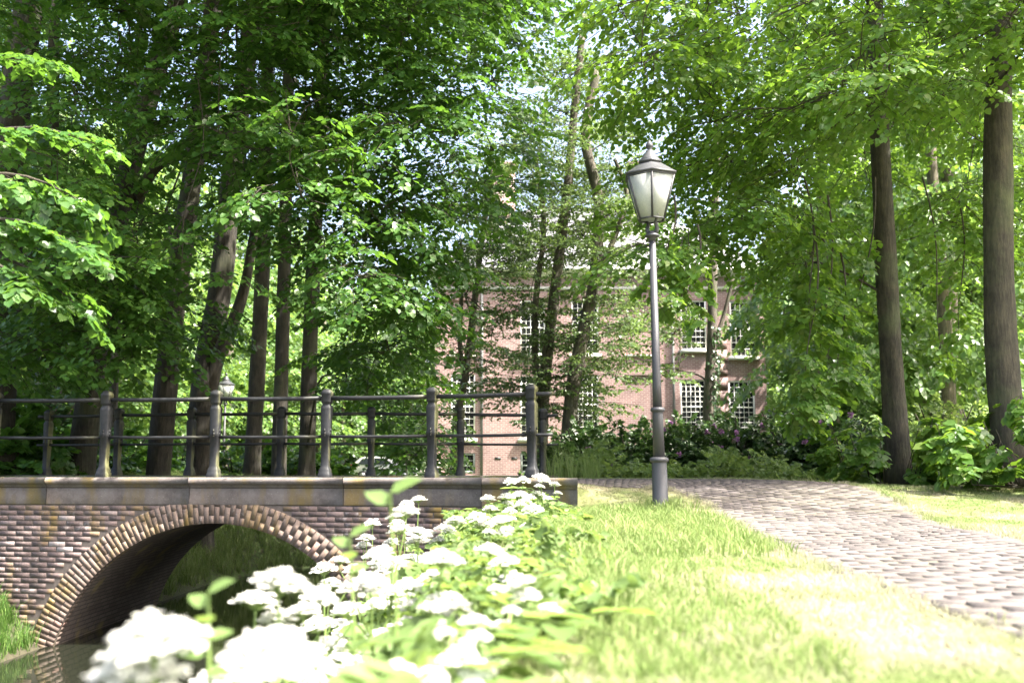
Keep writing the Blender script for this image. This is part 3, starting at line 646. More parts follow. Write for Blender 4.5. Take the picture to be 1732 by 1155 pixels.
for (a, D, lb) in [(1408, 33, 'brown far trunk in the gap right of the house'), (1604, 29, 'sunlit pale trunk between the two right-hand limes'), (1588, 40, 'dark slim far trunk behind the shrubs at the right')]:
    x = (a - 866) / FPX * D; o = copy_tree(protos[1]); o.location = (x, D, float(hgt(x, D))); o.scale = (.75, .75, 1.1); o['label'] = 'woodland tree with ' + lb; o['group'] = 'bare-trunked woodland trees'
wd = Crown(np.random.default_rng(5))
for _ in range(260):
    an = fr_.uniform(R(-40), R(40)); dd = fr_.uniform(72, 84); c = np.array((math.sin(an) * dd, math.cos(an) * dd, fr_.uniform(0, 1) ** 1.2 * 14 - .3))
    if abs(math.degrees(an) - 1.5) < 5 and c[2] > 7: continue
    wd.lump(c, (3, 2.5, 1.6), 9, 'far', 3.4, .42, None, False)
stuff('far_wood', wd.mesh(), M['far'], 'distant green woodland closing the view behind everything', 'woodland')

# ---------------------------------------------------------------- shrubs
def shrub(name, label, c, rad, nsp, kind, scale, leaf, lmat, seed, group=None, flowers=0, wid=1., stems=6):
    rng = np.random.default_rng(seed); c = np.array(c, float); g = float(hgt(c[0], c[1])); root = thing(name, label, 'shrub', (c[0], c[1], g), group)
    st = MB(); cr = Crown(rng)
    for _ in range(stems):
        an = rng.uniform(0, 2 * PI); q = np.array((math.cos(an) * rad[0] * .6, math.sin(an) * rad[1] * .6, rad[2] * rng.uniform(.6, 1.1)))
        st.tube([(c[0], c[1], g - .05), (c[0] + q[0] * .4, c[1] + q[1] * .4, g + q[2] * .5), (c[0] + q[0], c[1] + q[1], g + q[2])], (.03, .02, .01), 5, False)
    fl = MB()
    for _ in range(nsp):
        v = norm(rng.normal(0, 1, 3)); v[2] = abs(v[2]); lump = 1 + .18 * math.sin(v[0] * 7 + seed) * math.cos(v[1] * 6 + v[2] * 5)
        p = np.array((c[0], c[1], g)) + v * rad * rng.uniform(.55, 1) * lump * np.array((1, 1, 1.)) ; out = v * (1, 1, .5) + rng.normal(0, .35, 3); 
        cr.spray(kind, p - .2 * scale * norm(out), out, scale, leaf, True)
    for _ in range(flowers):
        v = norm(rng.normal(0, 1, 3)); v[2] = abs(v[2]) * .8 + .1; v[1] = -abs(v[1]); p = np.array((c[0], c[1], g)) + norm(v) * rad * 1.04
        m_ = 26; b = p + rng.normal(0, .018, (m_, 3)); d = rng.normal(0, 1, (m_, 3)); d[:, 1] -= .5; V, Qs = leaf_geo(b, d, rng.normal(0, 1, (m_, 3)) + v, np.full(m_, .045)); f_ = MB().add(V, Qs); f_.part('flower', M['purple'], root)
    st.part('stems', M['twig'], root, True, kind='stuff'); cr.mesh(wid).part('foliage', lmat, root, kind='stuff'); return root
rh = [(985, 21.5, 1.35, 'leftmost rhododendron, dark and flowerless, behind the railing end', 0), (1065, 20.5, 1.2, 'dark rhododendron directly behind the lamp post base', 4), (1150, 20.5, 1.3, 'rhododendron with mauve blooms left of the ivy-clad trunk', 9), (1245, 20, 1.35, 'rhododendron with scattered mauve blooms right of the ivy-clad trunk', 12), (1335, 19.5, 1.5, 'big pale glossy rhododendron under the right house corner', 10), (1415, 18.5, 1.35, 'rounded glossy rhododendron beside the slender lime trunk', 5)]
for q, (a, D, h, lb, fl) in enumerate(rh):
    x = (a - 866) / FPX * D
    shrub('rhododendron_bush', lb, (x, D, 0), np.array((.98, .85, h - .12)), 300, 'alder', .55, .1, M['rhodo'], 200 + q, 'rhododendron hedge before the house', fl, .62)
for q, (a, D, h, lb) in enumerate([(1590, 19, 1.35, 'pale sunlit shrub between the two right-hand lime trunks'), (1660, 21, 1.5, 'bright green shrub behind the right edge lime trunk'), (1500, 21, 1.3, 'sunlit shrub behind the slender lime trunk'), (1745, 19, 1.3, 'green shrub at the extreme right edge')]):
    shrub('garden_shrub', lb, ((a - 866) / FPX * D, D, 0), np.array((1.0, .9, h)), 130, 'alder', .7, .1, M['weed'], 220 + q, 'sunlit shrubs at the right', 0, .7)
for q, (a, D, h, w, lb) in enumerate([(20, 17.3, 1.15, 1.0, 'dark big-leaved shrub behind the left end of the bridge'), (112, 19, 1.1, 1.1, 'low dark shrub below the slim lime trunk at left'), (205, 22.5, 1.2, 1.2, 'low leafy shrub between the two left front railing posts'), (305, 24.5, 1.2, 1.3, 'low shrub left of the second front railing post'), (400, 25.5, 1.15, 1.3, 'low dark shrub below the far small lamp'), (485, 26, 1.2, 1.2, 'small dark shrub left of the middle railing post'), (552, 27, 1.1, .9, 'yellow-green low shrub left of the white car'), (60, 21, 2.2, 1.5, 'tall dark evergreen shrub behind the left railing')]):
    shrub('leafy_shrub', lb, ((a - 866) / FPX * D, D, 0), np.array((w, .8, h)), 110 if h < 2 else 190, 'lime', .6, .11, M['shrub'] if q < 7 else M['rhodo'], 240 + q, 'shrubs behind the bridge', 0, 1.)
shrub('box_ball', 'small clipped box ball at the foot of the house wall', P(888, 790, 43), np.array((.55, .5, .62)), 160, 'alder', .25, .05, M['shrub'], 260)

# ---------------------------------------------------------------- bridge
BX0, BX1 = -9.2, .72
bridge = thing('brick_bridge', 'old arched brick bridge with stone coping over the dark ditch', 'bridge', (XC, 13.7, 0))
RI, ZC, RO = 2.03, -2.577, 2.30
def wallface(f, top, sign, bot=-2.75):
    mb = MB(); xs = np.unique(np.concatenate([np.linspace(BX0, BX1, 60), XC + RI * np.cos(np.linspace(0, PI, 48))]))
    lo = np.where(np.abs(xs - XC) < RI, ZC + np.sqrt(np.maximum(RI ** 2 - (xs - XC) ** 2, 0)), bot); lo = np.maximum(lo, bot)
    V = np.stack([np.stack([xs, f(xs), lo], -1), np.stack([xs, f(xs), np.full_like(xs, top)], -1)], 1).reshape(-1, 3)
    k = np.arange(len(xs) - 1)[:, None] * 2; return mb.add(V, k + np.array([0, 2, 3, 1]))
wallface(lambda x: F(x) + .002, -.02, 1).part('wall', M['mortar'], bridge)
wallface(lambda x: G(x), -.02, 1).part('wall', M['mortar'], bridge)
th = np.linspace(0, PI, 49); xs = XC + (RI - .002) * np.cos(th); zs = ZC + (RI - .002) * np.sin(th); nd = 13; tt = np.linspace(0, 1, nd)
V = np.stack([np.stack([np.full(nd, x), F(x) + .0 + (G(x) - F(x)) * tt, np.full(nd, z)], -1) for x, z in zip(xs, zs)]); uvs = np.stack(np.meshgrid(th * RI, tt * 3.6, indexing='ij')[::-1], -1)
i, j = np.meshgrid(np.arange(48), np.arange(nd - 1), indexing='ij'); Qb = np.stack([i * nd + j, (i + 1) * nd + j, (i + 1) * nd + j + 1, i * nd + j + 1], -1).reshape(-1, 4)
bo = MB().add(V, Qb).part('vault', M['barrel'], bridge, True)
uvl = bo.data.uv_layers.new(name='UVMap'); uvl.data.foreach_set('uv', uvs.reshape(-1, 2)[Qb.ravel()].astype(np.float32).ravel())
dx = np.linspace(BX0, BX1, 40); dk = MB(); fr = np.linspace(0, 1, 9)
V = np.stack([np.stack([np.full(9, x), F(x) + .2 + (G(x) - F(x) - .4) * fr, np.full(9, -.035) + .02 * np.sin(fr * PI)], -1) for x in dx]); i, j = np.meshgrid(np.arange(39), np.arange(8), indexing='ij')
dk.add(V, np.stack([i * 9 + j, (i + 1) * 9 + j, (i + 1) * 9 + j + 1, i * 9 + j + 1], -1).reshape(-1, 4)).part('deck', M['sand'], bridge)
# wall bricks
BW, BH = .207, .0555; cand = []
z = -.37; row = 0
while z > -2.2:
    x = BX0 + .3 + (.11 if row % 2 else 0)
    while x < BX1 - .1:
        rr = math.hypot(x - XC, z - ZC)
        hw = BW / 2
        if min(math.hypot(x - hw - XC, z - ZC), math.hypot(x + hw - XC, z - ZC)) > RO + .0: cand.append((x, z))
        x += .216
    z -= .0625; row += 1
wm_ = MB().box((0, 0, 0), (BW, .05, BH)).mesh('brick', M['brick'])
order = sorted(range(len(cand)), key=lambda q: (0 if -6.3 < cand[q][0] < -.9 and cand[q][1] > -1.75 else 50) + abs(cand[q][0] + 3) * .2 - cand[q][1] * 1.2)
nearb = set(order[:300]); rest = MB()
bl = np.array(bridge.location)
for q, (x, z) in enumerate(cand):
    yy = float(F(x)) + .0232 + random.uniform(-.0015, .0015); a = math.atan(float(F(x + .05) - F(x - .05)) / .1)
    if q in nearb:
        o = link('brick', wm_, bridge, np.array((x, yy, z)) - bl); o.rotation_euler = (random.gauss(0, .004), random.gauss(0, .005), a); o.scale = (random.uniform(.94, 1.02), 1, random.uniform(.92, 1.04))
    else: rest.box((x, yy, z), (BW * random.uniform(.94, 1.02), .05, BH * random.uniform(.92, 1.04)), a)
rest.part('brick', M['brick'], bridge, kind='stuff')
# arch ring: radial bricks in two lengths
na = 104; vm = MB(); da = PI / na; w0 = RI * da - .008; w1 = RO * da - .008
def voussoir(l0, l1):
    a0, a1 = (RI + l0) * da - .007, (RI + l1) * da - .007
    V = [(-a0 / 2, -.03, l0), (a0 / 2, -.03, l0), (a0 / 2, .1, l0), (-a0 / 2, .1, l0), (-a1 / 2, -.03, l1), (a1 / 2, -.03, l1), (a1 / 2, .1, l1), (-a1 / 2, .1, l1)]
    return MB().add(V, [(0, 3, 2, 1), (4, 5, 6, 7), (0, 1, 5, 4), (1, 2, 6, 5), (2, 3, 7, 6), (3, 0, 4, 7)]).mesh('arch_brick', M['vouss'])
vA, vB, vC, vD = voussoir(.0, .195), voussoir(.205, .29), voussoir(.0, .09), voussoir(.1, .29)
for q in range(na):
    an = (q + .5) * da
    for me in ((vA, vB) if q % 2 else (vC, vD)):
        x = XC + RI * math.cos(an); z = ZC + RI * math.sin(an)
        if z < -2.25: continue
        o = link('arch_brick', me, bridge, np.array((x, float(F(x)) + .023 + random.uniform(-.002, .002), z)) - bl); o.rotation_euler = (0, PI / 2 - an + random.gauss(0, .006), math.atan(float(F(x + .05) - F(x - .05)) / .1))
# coping and frieze stones
prof = [(-.34, 0), (.055, 0), (.078, -.012), (.088, -.04), (.08, -.068), (.055, -.085), (.03, -.092), (.03, -.112), (.004, -.125), (-.34, -.125)]
prof2 = [(-.1, -.128), (.006, -.128), (.012, -.14), (.012, -.318), (.004, -.33), (-.1, -.33)]
def sweep(f, x0, x1, pr, sgn):
    n_ = max(3, int((x1 - x0) / .25)); xs = np.linspace(x0, x1, n_); k = len(pr); pr = np.array(pr)
    V = np.stack([np.stack([np.full(k, x), f(x) - sgn * pr[:, 0], pr[:, 1]], -1) for x in xs]); i, j = np.meshgrid(np.arange(n_ - 1), np.arange(k), indexing='ij'); j2 = (j + 1) % k
    Q_ = np.stack([i * k + j, (i + 1) * k + j, (i + 1) * k + j2, i * k + j2], -1).reshape(-1, 4)
    return MB().add(V, Q_, [list(range(k))[::-1]], [[(n_ - 1) * k + q for q in range(k)]])
for f, sg in ((F, 1), (G, -1)):
    cuts = [BX0, -7.6, -5.72, -3.9, -2.0, -.35, BX1] if sg > 0 else [BX0, -6.5, -4.2, -1.9, BX1]
    for a, b in zip(cuts[:-1], cuts[1:]):
        sweep(f, a + .003, b - .003, prof, sg).part('coping_stone', M['coping'], bridge)
        if sg > 0: sweep(f, a + .004, b - .004, prof2, sg).part('frieze_stone', M['coping'], bridge)
if 0: pil = MB(); pil.box((-5.78, float(F(-5.78)) - .004, -1.3), (.16, .06, 1.9)).part('pilaster', M['brick'], bridge)

# railings
def post_mesh(h):
    s = h / 1.07; r2 = math.sqrt(2)
    body = MB(); e = PI / 8
    sq = np.array([(1, -.8), (1, .8), (.8, 1), (-.8, 1), (-1, .8), (-1, -.8), (-.8, -1), (.8, -1)])
    pr = np.array([(.074, 0), (.074, .045), (.066, .055), (.066, .085), (.058, .1), (.05, .125), (.045, .14), (.05, .49), (.056, .5), (.056, .535), (.053, .55), (.06, .82), (.058, .845), (.044, .872), (.044, .884), (.056, .9), (.058, .915), (.058, .99), (.062, 1.0), (.062, 1.02), (.056, 1.035), (.036, 1.06), (.002, 1.066)])
    V = np.stack([np.column_stack([sq * a, np.full(8, b * s)]) for a, b in pr]).reshape(-1, 3); i, j = np.meshgrid(np.arange(len(pr) - 1), np.arange(8), indexing='ij'); j2 = (j + 1) % 8
    body.add(V, np.stack([i * 8 + j, i * 8 + j2, (i + 1) * 8 + j2, (i + 1) * 8 + j], -1).reshape(-1, 4))
    return body.mesh('post', M['iron'])
def leaf_orn():
    o = MB()
    for an in (-PI / 2, 0, PI / 2, PI):
        for k_, (dz, w, h, t_) in enumerate([(.0, .03, .05, .012), (.035, .018, .035, .02), (-.03, .022, .022, .016)]):
            o.box((.056, 0, .53 + dz), (t_, w, h), 0, (.6, .4))
        break
    return o.mesh('leaf_ornament', M['iron'])
ORN = leaf_orn()
def railing(label, pts, h, name='bridge_railing', ends=None):
    root = thing(name, label, 'railing', (*pts[0], 0), 'iron railings of the bridge'); pmsh = post_mesh(h); b0 = np.array(root.location)
    for k_, (x, y) in enumerate(pts):
        d = np.array(pts[min(k_ + 1, len(pts) - 1)]) - np.array(pts[max(k_ - 1, 0)]); o = link('post', pmsh, root, np.array((x, y, 0)) - b0); o.rotation_euler = (0, random.gauss(0, .006), math.atan2(d[1], d[0]))
        for an in (0, PI / 2, PI, 1.5 * PI): q = link('leaf_ornament', ORN, o); q.location = (0, 0, .53 * (h / 1.07 - 1)); q.rotation_euler = (0, 0, an)
    P_ = [ends[0]] + list(pts) + [ends[1]]
    for zz, rd in ((.955 * h / 1.07, .0255), (.49 * h / 1.07, .019)):
        for a, b in zip(P_[:-1], P_[1:]):
            a3 = np.array((*a, zz)); b3 = np.array((*b, zz)); a3 = a3 + (0, 0, 0); MB().tube(np.linspace(a3, b3, 4) + np.array([(0, 0, 0), (0, 0, -.006), (0, 0, -.006), (0, 0, 0)]), rd, 10).part('rail', M['iron'], root, True)
    return root
fp = [((px - 866) / FPX * d, d) for px, d in ((-205, 12.75), (-12, 12.5), (176, 12.32), (362, 12.15), (550, 12.0), (730, 11.7), (900, 11.3))]
fp = [(x, float(F(x)) + .1 if x < 9 else y) for x, y in fp]
railing('front black cast-iron bridge railing nearer the camera', fp, 1.07, ends=((fp[0][0] - .3, fp[0][1]), (fp[-1][0] + .235, fp[-1][1] - .06)))
gp = [((px - 866) / FPX * d, d) for px, d in ((75, 16.2), (196, 15.8), (322, 15.6), (476, 15.5), (629, 15.5), (779, 15.6), (917, 16.1))]
gp = [(x, float(G(x)) - .1) for x, y in gp]
railing('rear black cast-iron bridge railing seen through the front one', gp, 1.07, ends=((gp[0][0] - .18, gp[0][1] + .02), (gp[-1][0] + .25, gp[-1][1] + .04)))

# ---------------------------------------------------------------- street lamps
def lantern(root, z, s, mats, loc):
    hx = [R(25 + 60 * q) for q in range(6)]
    W_ = 1.22
    def ring(r, zz): return [np.array((r * W_ * s * math.cos(a), r * W_ * s * math.sin(a), zz)) for a in hx]
    b0, b1, t0, t1 = ring(.135, z), ring(.142, z + .02 * s), ring(.258, z + .515 * s), ring(.275, z + .535 * s)
    fr = MB()
    for q in range(6):
        fr.tube([b0[q], t0[q]], .015 * s, 5); fr.tube([b0[q], b0[(q + 1) % 6]], .013 * s, 5); fr.tube([t0[q], t0[(q + 1) % 6]], .014 * s, 5)
    o0 = np.array(loc)
    f_ = MB()
    for v, q in zip(fr.v, range(999)): f_.v.append(v + o0)
    f_.f = fr.f; f_.n = fr.n; f_.part('lantern_frame', mats[0], root)
    for q in range(6):
        k_ = (q + 1) % 6; Vv = np.array([b0[q], b0[k_], t0[k_], t0[q]]); c = Vv.mean(0); Vv = c + (Vv - c) * .97
        nn = norm(np.cross(Vv[1] - Vv[0], Vv[3] - Vv[0])) * .004 * s
        MB().add(np.vstack([Vv, Vv + nn]) + o0, [(0, 1, 2, 3), (7, 6, 5, 4), (0, 4, 5, 1), (1, 5, 6, 2), (2, 6, 7, 3), (3, 7, 4, 0)]).part('pane', mats[1], root)
    MB().lathe([(.12 * W_ * s, z + .004 * s), (.12 * W_ * s, z + .01 * s)], 6, o0, R(25)).part('pane', mats[1], root)
    rf = MB().lathe([(a_ * W_, b_) for a_, b_ in [(.262 * s, z + .522 * s), (.285 * s, z + .535 * s), (.285 * s, z + .55 * s), (.262 * s, z + .565 * s), (.115 * s, z + .69 * s), (.112 * s, z + .70 * s), (.128 * s, z + .703 * s), (.128 * s, z + .722 * s), (.108 * s, z + .735 * s), (.108 * s, z + .742 * s), (.075 * s, z + .785 * s), (.05 * s, z + .84 * s), (.04 * s, z + .865 * s)]], 6, o0, R(25)).part('lantern_roof', mats[0], root)
    fi = MB().lathe([(.03 * s, z + .86 * s), (.03 * s, z + .873 * s), (.024 * s, z + .88 * s), (.045 * s, z + .905 * s), (.049 * s, z + .925 * s), (.042 * s, z + .95 * s), (.02 * s, z + .98 * s), (.005 * s, z + 1.0 * s)], 12, o0); fi.part('finial', mats[0], rf, True)
def lamp(label, x, y, g, H, mats, group='hexagonal park lanterns', lean=(0, 0)):
    root = thing('street_lamp', label, 'street lamp', (x, y, g), group); s = H / 4.0; c = np.array((x, y, g)); zl = 3.1 * s
    MB().lathe([(.105 * s, -.1), (.105 * s, .025 * s), (.09 * s, .04 * s), (.084 * s, .05 * s), (.079 * s, .47 * s), (.078 * s, .475 * s), (.098 * s, .482 * s), (.101 * s, .5 * s), (.096 * s, .52 * s), (.07 * s, .53 * s)], 24, c).part('base_column', mats[0], root, True)
    MB().lathe([(.062 * s, .52 * s), (.056 * s, 1.0 * s), (.056 * s, 1.005 * s), (.074 * s, 1.012 * s), (.077 * s, 1.03 * s), (.072 * s, 1.048 * s), (.05 * s, 1.055 * s)], 24, c).part('middle_column', mats[0], root, True)
    MB().lathe([(.049 * s, 1.05 * s), (.046 * s, 1.3 * s), (.036 * s, 2.88 * s)], 32, c, 0, .07).part('fluted_shaft', mats[0], root)
    MB().lathe([(.04 * s, 2.86 * s), (.04 * s, 2.89 * s), (.055 * s, 2.9 * s), (.082 * s, 2.912 * s), (.082 * s, 2.925 * s), (.05 * s, 2.945 * s), (.044 * s, 2.97 * s)], 24, c).part('capital', mats[0], root, True)
    br = MB()
    for sg in (1, -1):
        br.tube([c + (sg * .03 * s, -sg * .02 * s, 2.93 * s), c + (sg * .05 * s, -sg * .03 * s, 3.0 * s), c + (sg * .03 * s, -sg * .06 * s, 3.06 * s), c + (sg * .05 * s, -sg * .125 * s, 3.14 * s)], (.03 * s, .024 * s, .018 * s, .014 * s), 7)
    br.part('bracket', mats[0], root, True)
    lantern(root, zl, s * .9, mats, c); root.rotation_euler = (0, lean[0], 0); return root
lx, ly = (1114 - 866) / FPX * 10.8, 10.8
lm = (M['lampmetal'], M['lglass'])
lamp('tall grey lamp post with hexagonal lantern on the lawn beside the path', lx, ly, float(hgt(lx, ly)), 4.07, lm, lean=(-.012, 0))
d2 = (M['iron_far'], M['lglass'])
x = (381 - 866) / FPX * 34; zt = P(381, 630, 34)[2]; g = float(hgt(x, 34)); lamp('distant black lamp post behind the second railing post from the left', x, 34, g, zt - g, d2)
x = (60 - 866) / FPX * 21; g = float(hgt(x, 21)); lamp('dark lamp post half hidden by leaves at the left', x, 21, g, 4.0, d2)
x = (1304 - 866) / FPX * 42; g = float(hgt(x, 42)); zt = P(1304, 680, 42)[2]; lamp('small lantern post beside the right corner of the house', x, 42, g, zt - g, d2)

# ---------------------------------------------------------------- house
HY = 45.0; hx0 = P(735, 700, HY)[0]; hx1 = P(1298, 700, HY)[0]; hg = -.62; HT = P(1000, 468, HY)[2]
house = thing('brick_house', 'large pink brick mansion with white multi-paned sash windows behind the trees', 'house', ((hx0 + hx1) / 2, HY, hg))
def rect(px0, px1, py0, py1): a = P(px0, py1, HY); b = P(px1, py0, HY); return (a[0], b[0], a[2], b[2])
wins = [('sash', rect(762, 804, 633, 742)), ('sash', rect(880, 922, 636, 742)), ('sash', rect(968, 1012, 634, 734)), ('sash', rect(1152, 1194, 642, 734)), ('sash', rect(1234, 1276, 644, 734)),
        ('sash', rect(880, 922, 508, 600)), ('sash', rect(967, 1012, 508, 600)), ('sash', rect(1152, 1194, 508, 592)), ('sash', rect(1236, 1277, 510, 604)),
        ('blind', rect(757, 805, 508, 600)), ('blind', rect(1056, 1110, 634, 790)), ('blind', rect(1056, 1110, 510, 600)),
        ('cellar', rect(776, 804, 766, 800)), ('cellar', rect(880, 906, 766, 800))]
xs = sorted({hx0, hx1} | {w[1][0] for w in wins} | {w[1][1] for w in wins}); zs = sorted({hg - .1, HT} | {w[1][2] for w in wins} | {w[1][3] for w in wins})
wl = MB()
def inwin(x, z):
    for k_, r_ in wins:
        if r_[0] < x < r_[1] and r_[2] < z < r_[3]: return True
for a, b in zip(xs[:-1], xs[1:]):
    for c, d in zip(zs[:-1], zs[1:]):
        if not inwin((a + b) / 2, (c + d) / 2): wl.add([(a, HY, c), (b, HY, c), (b, HY, d), (a, HY, d)], [(0, 1, 2, 3)])
DEP = {'sash': .14, 'blind': .1, 'cellar': .2}
for k_, (a, b, c, d) in wins:
    y2 = HY + DEP[k_]; wl.add([(a, HY, c), (a, HY, d), (b, HY, d), (b, HY, c), (a, y2, c), (a, y2, d), (b, y2, d), (b, y2, c)], [(0, 1, 5, 4), (1, 2, 6, 5), (2, 3, 7, 6), (3, 0, 4, 7)])
    if k_ == 'blind': wl.add([(a, y2, c), (b, y2, c), (b, y2, d), (a, y2, d)], [(0, 1, 2, 3)])
HD = 13
wl.add([(hx0, HY, hg), (hx0, HY + HD, hg), (hx0, HY + HD, HT), (hx0, HY, HT), (hx1, HY, hg), (hx1, HY + HD, hg), (hx1, HY + HD, HT), (hx1, HY, HT)], [(1, 0, 3, 2), (4, 5, 6, 7), (5, 1, 2, 6)])
wl.part('wall', M['house'], house)
PANE = MB().box((0, 0, 0), (1, .012, 1)).mesh('pane', M['glass'])
def window(r_, nxp, nzp, fmat, fw=.07, mw=.022):
    a, b, c, d = r_; y2 = HY + .07; fr = MB(); w_, h_ = b - a, d - c
    for (u0, u1, v0, v1) in ((a, a + fw, c, d), (b - fw, b, c, d), (a + fw, b - fw, c, c + fw), (a + fw, b - fw, d - fw, d)): fr.box(((u0 + u1) / 2, y2, (v0 + v1) / 2), (u1 - u0 - .002, .09, v1 - v0 - .002))
    ia, ib, ic, id_ = a + fw, b - fw, c + fw, d - fw
    for q in range(1, nxp): fr.box((ia + (ib - ia) * q / nxp, y2 + .01, (ic + id_) / 2), (mw, .04, id_ - ic))
    for q in range(1, nzp): fr.box(((ia + ib) / 2, y2 + .011, ic + (id_ - ic) * q / nzp), (ib - ia, .044, mw * (2.6 if q == nzp // 2 else 1)))
    wo = fr.part('window', fmat, house); wl_ = np.array(wloc(wo))
    for qx in range(nxp):
        for qz in range(nzp):
            o = link('pane', PANE, wo, np.array((ia + (ib - ia) * (qx + .5) / nxp, y2 + .03, ic + (id_ - ic) * (qz + .5) / nzp)) - wl_); o.scale = ((ib - ia) / nxp - .004, 1, (id_ - ic) / nzp - .004); o.rotation_euler = (random.gauss(0, .012), 0, random.gauss(0, .012))
    return wo
for k_, r_ in wins:
    if k_ == 'sash':
        wo = window(r_, 5, 10 if r_[3] < 5 else 8, M['white']); MB().box(((r_[0] + r_[1]) / 2, HY - .05, r_[2] - .07), (r_[1] - r_[0] + .22, .24, .14)).part('sill', M['sill'], wo)
    elif k_ == 'cellar': window(r_, 2, 3, M['greywood'], .1, .03)
    if k_ == 'blind': MB().box(((r_[0] + r_[1]) / 2, HY - .02, r_[2] - .05), (r_[1] - r_[0] + .1, .14, .08)).part('sill', M['sill'], house)
for k_ in range(8):       # raised brick bands near the right corner
    z = P(1220, 730, HY)[2] + k_ * .62 - .3; a, b = P(1208, 700, HY)[0], P(1232, 700, HY)[0]
    MB().box(((a + b) / 2, HY - .03, z), (b - a, .07, .54)).part('brick_band', M['house'], house)
cn = MB()
for dz, pr_, h_ in ((.0, .12, .12), (.121, .3, .1), (.222, .45, .16)): cn.box(((hx0 + hx1) / 2, HY + HD / 2 - .0, HT + dz + h_ / 2), (hx1 - hx0 + 2 * pr_, HD + 2 * pr_, h_))
cn.part('cornice', M['white'], house)
MB().box(((hx0 + hx1) / 2, HY - .02, HT - .55), (hx1 - hx0, .08, .14)).part('frieze', M['sill'], house)
rz0 = HT + .39; rf = MB(); e = .3; yc = HY + HD / 2
rf.add([(hx0 - e, HY - e, rz0), (hx1 + e, HY - e, rz0), (hx1 + e, HY + HD + e, rz0), (hx0 - e, HY + HD + e, rz0), (hx0 + 4.5, yc, rz0 + 4.6), (hx1 - 4.5, yc, rz0 + 4.6)], [(0, 1, 5, 4), (2, 3, 4, 5)], [(1, 2, 5), (3, 0, 4)])
rfo = rf.part('roof', M['slate'], house)
for px in (850, 1085):
    x = P(px, 300, HY + 5)[0]; MB().box((x, HY + 5, rz0 + 4), (1.3, .8, 4.6)).box((x, HY + 5, rz0 + 6.4), (1.5, 1., .2)).part('chimney', M['house'], rfo)
for px in (815, 1140):
    x = P(px, 700, HY)[0]; MB().tube([(x, HY - .08, hg), (x, HY - .08, HT - .1)], .06, 8).part('downpipe', M['pipe'], house, True)
for px in (842, 870):
    c = P(px, 775, HY); MB().box((c[0], HY - .004, c[2]), (.26, .02, .1)).part('air_brick', M['iron_far'], house)
# white glazed bay at the right corner
wa = P(1306, 735, 44)[0]; bay = MB(); zb0, zb1 = P(1306, 735, 44)[2] - .6, P(1306, 685, 44)[2]
for q in range(3): bay.box((wa - .15 + q * .22, 46.5, (zb0 + zb1) / 2), (.05, .05, zb1 - zb0))
for q in range(7): bay.box((wa + .07, 46.5, zb0 + (zb1 - zb0) * q / 6), (.5, .045, .05))
bay.part('bay_frame', M['white'], house); MB().box((wa + .07, 46.56, (zb0 + zb1) / 2), (.44, .02, zb1 - zb0)).part('pane', M['glass'], house)
# stone steps at the left
st = thing('stone_steps', 'pale stone entrance steps at the left corner of the house', 'steps', (P(715, 790, 44)[0], 44.6, hg))
for q in range(5): MB().box((P(712, 790, 44)[0] + .16 * q + .05, 44.6, hg + .15 + q * .21), (1.5 - .3 * q, 1.6, .2)).part('step', M['step'], st)
# grey-tiled outbuilding at the left
ob = thing('outbuilding', 'low outbuilding with pale grey tiled roof behind the left limes', 'building', (-24, 52, hg))
MB().box((-24, 55, hg + 1.2), (12, 6, 2.4)).part('wall', M['house'], ob)
orf = MB().add([(-30.3, 51.6, hg + 2.3), (-17.7, 51.6, hg + 2.3), (-17.7, 55, hg + 5.6), (-30.3, 55, hg + 5.6), (-30.3, 58.4, hg + 2.3), (-17.7, 58.4, hg + 2.3)], [(0, 1, 2, 3), (3, 2, 5, 4)]).part('roof', flat('pale_tile', (.42, .4, .42), .6, 0, 6, .15), ob)
sl_ = math.hypot(3.4, 3.3)
for q in range(12): f_ = (q + .5) / 12; MB().box((-24, 51.6 + 3.4 * f_ - .03, hg + 2.3 + 3.3 * f_ + .03), (12.5, .3, .05), 0, (1, 1), math.atan2(3.3, 3.4)).part('tile_course', bpy.data.materials['pale_tile'], orf)

# ---------------------------------------------------------------- white car
cx0 = (598 - 866) / FPX * 60; car = thing('parked_car', 'white hatchback parked by the house, only its tail showing behind the railing', 'car', (cx0 + 2, 60, -.6)); cz = -.62
prf = [(0.0, .42), (.03, .75), (.1, .92), (.35, 1.18), (.62, 1.4), (1.2, 1.47), (2.0, 1.44), (2.7, 1.05), (3.6, .9), (3.95, .7), (4.0, .35), (3.7, .22), (.3, .22)]
k_ = len(prf); rings = []
for yy, ins in ((-.84, .05), (-.8, .0), (.8, .0), (.84, .05)):
    rings.append(np.array([(cx0 + a + (0), 60 + yy * (1 - .14 * max(0, (b - .95) / .5)), cz + b - (ins if b > .5 else -ins) * .6) for a, b in prf]))
V = np.concatenate(rings); Qs = np.array([(i * k_ + j, (i + 1) * k_ + j, (i + 1) * k_ + (j + 1) % k_, i * k_ + (j + 1) % k_) for i in range(3) for j in range(k_)])
MB().add(V, Qs, [list(range(k_))], [list(range(3 * k_, 4 * k_))[::-1]]).part('body', M['carwhite'], car)
sw = MB(); 
def shell(pts, d=-.03): 
    c = np.array([(cx0 + a, 60 - .84 * (1 - .14 * max(0, (b - .95) / .5)) + d, cz + b) for a, b in pts]); return MB().add(c, [list(range(len(pts)))])
shell([(.45, 1.0), (1.35, 1.0), (1.35, 1.36), (.72, 1.34)]).part('side_window', M['glass'], car); shell([(1.42, 1.0), (2.55, 1.0), (2.0, 1.35), (1.42, 1.36)]).part('side_window', M['glass'], car)
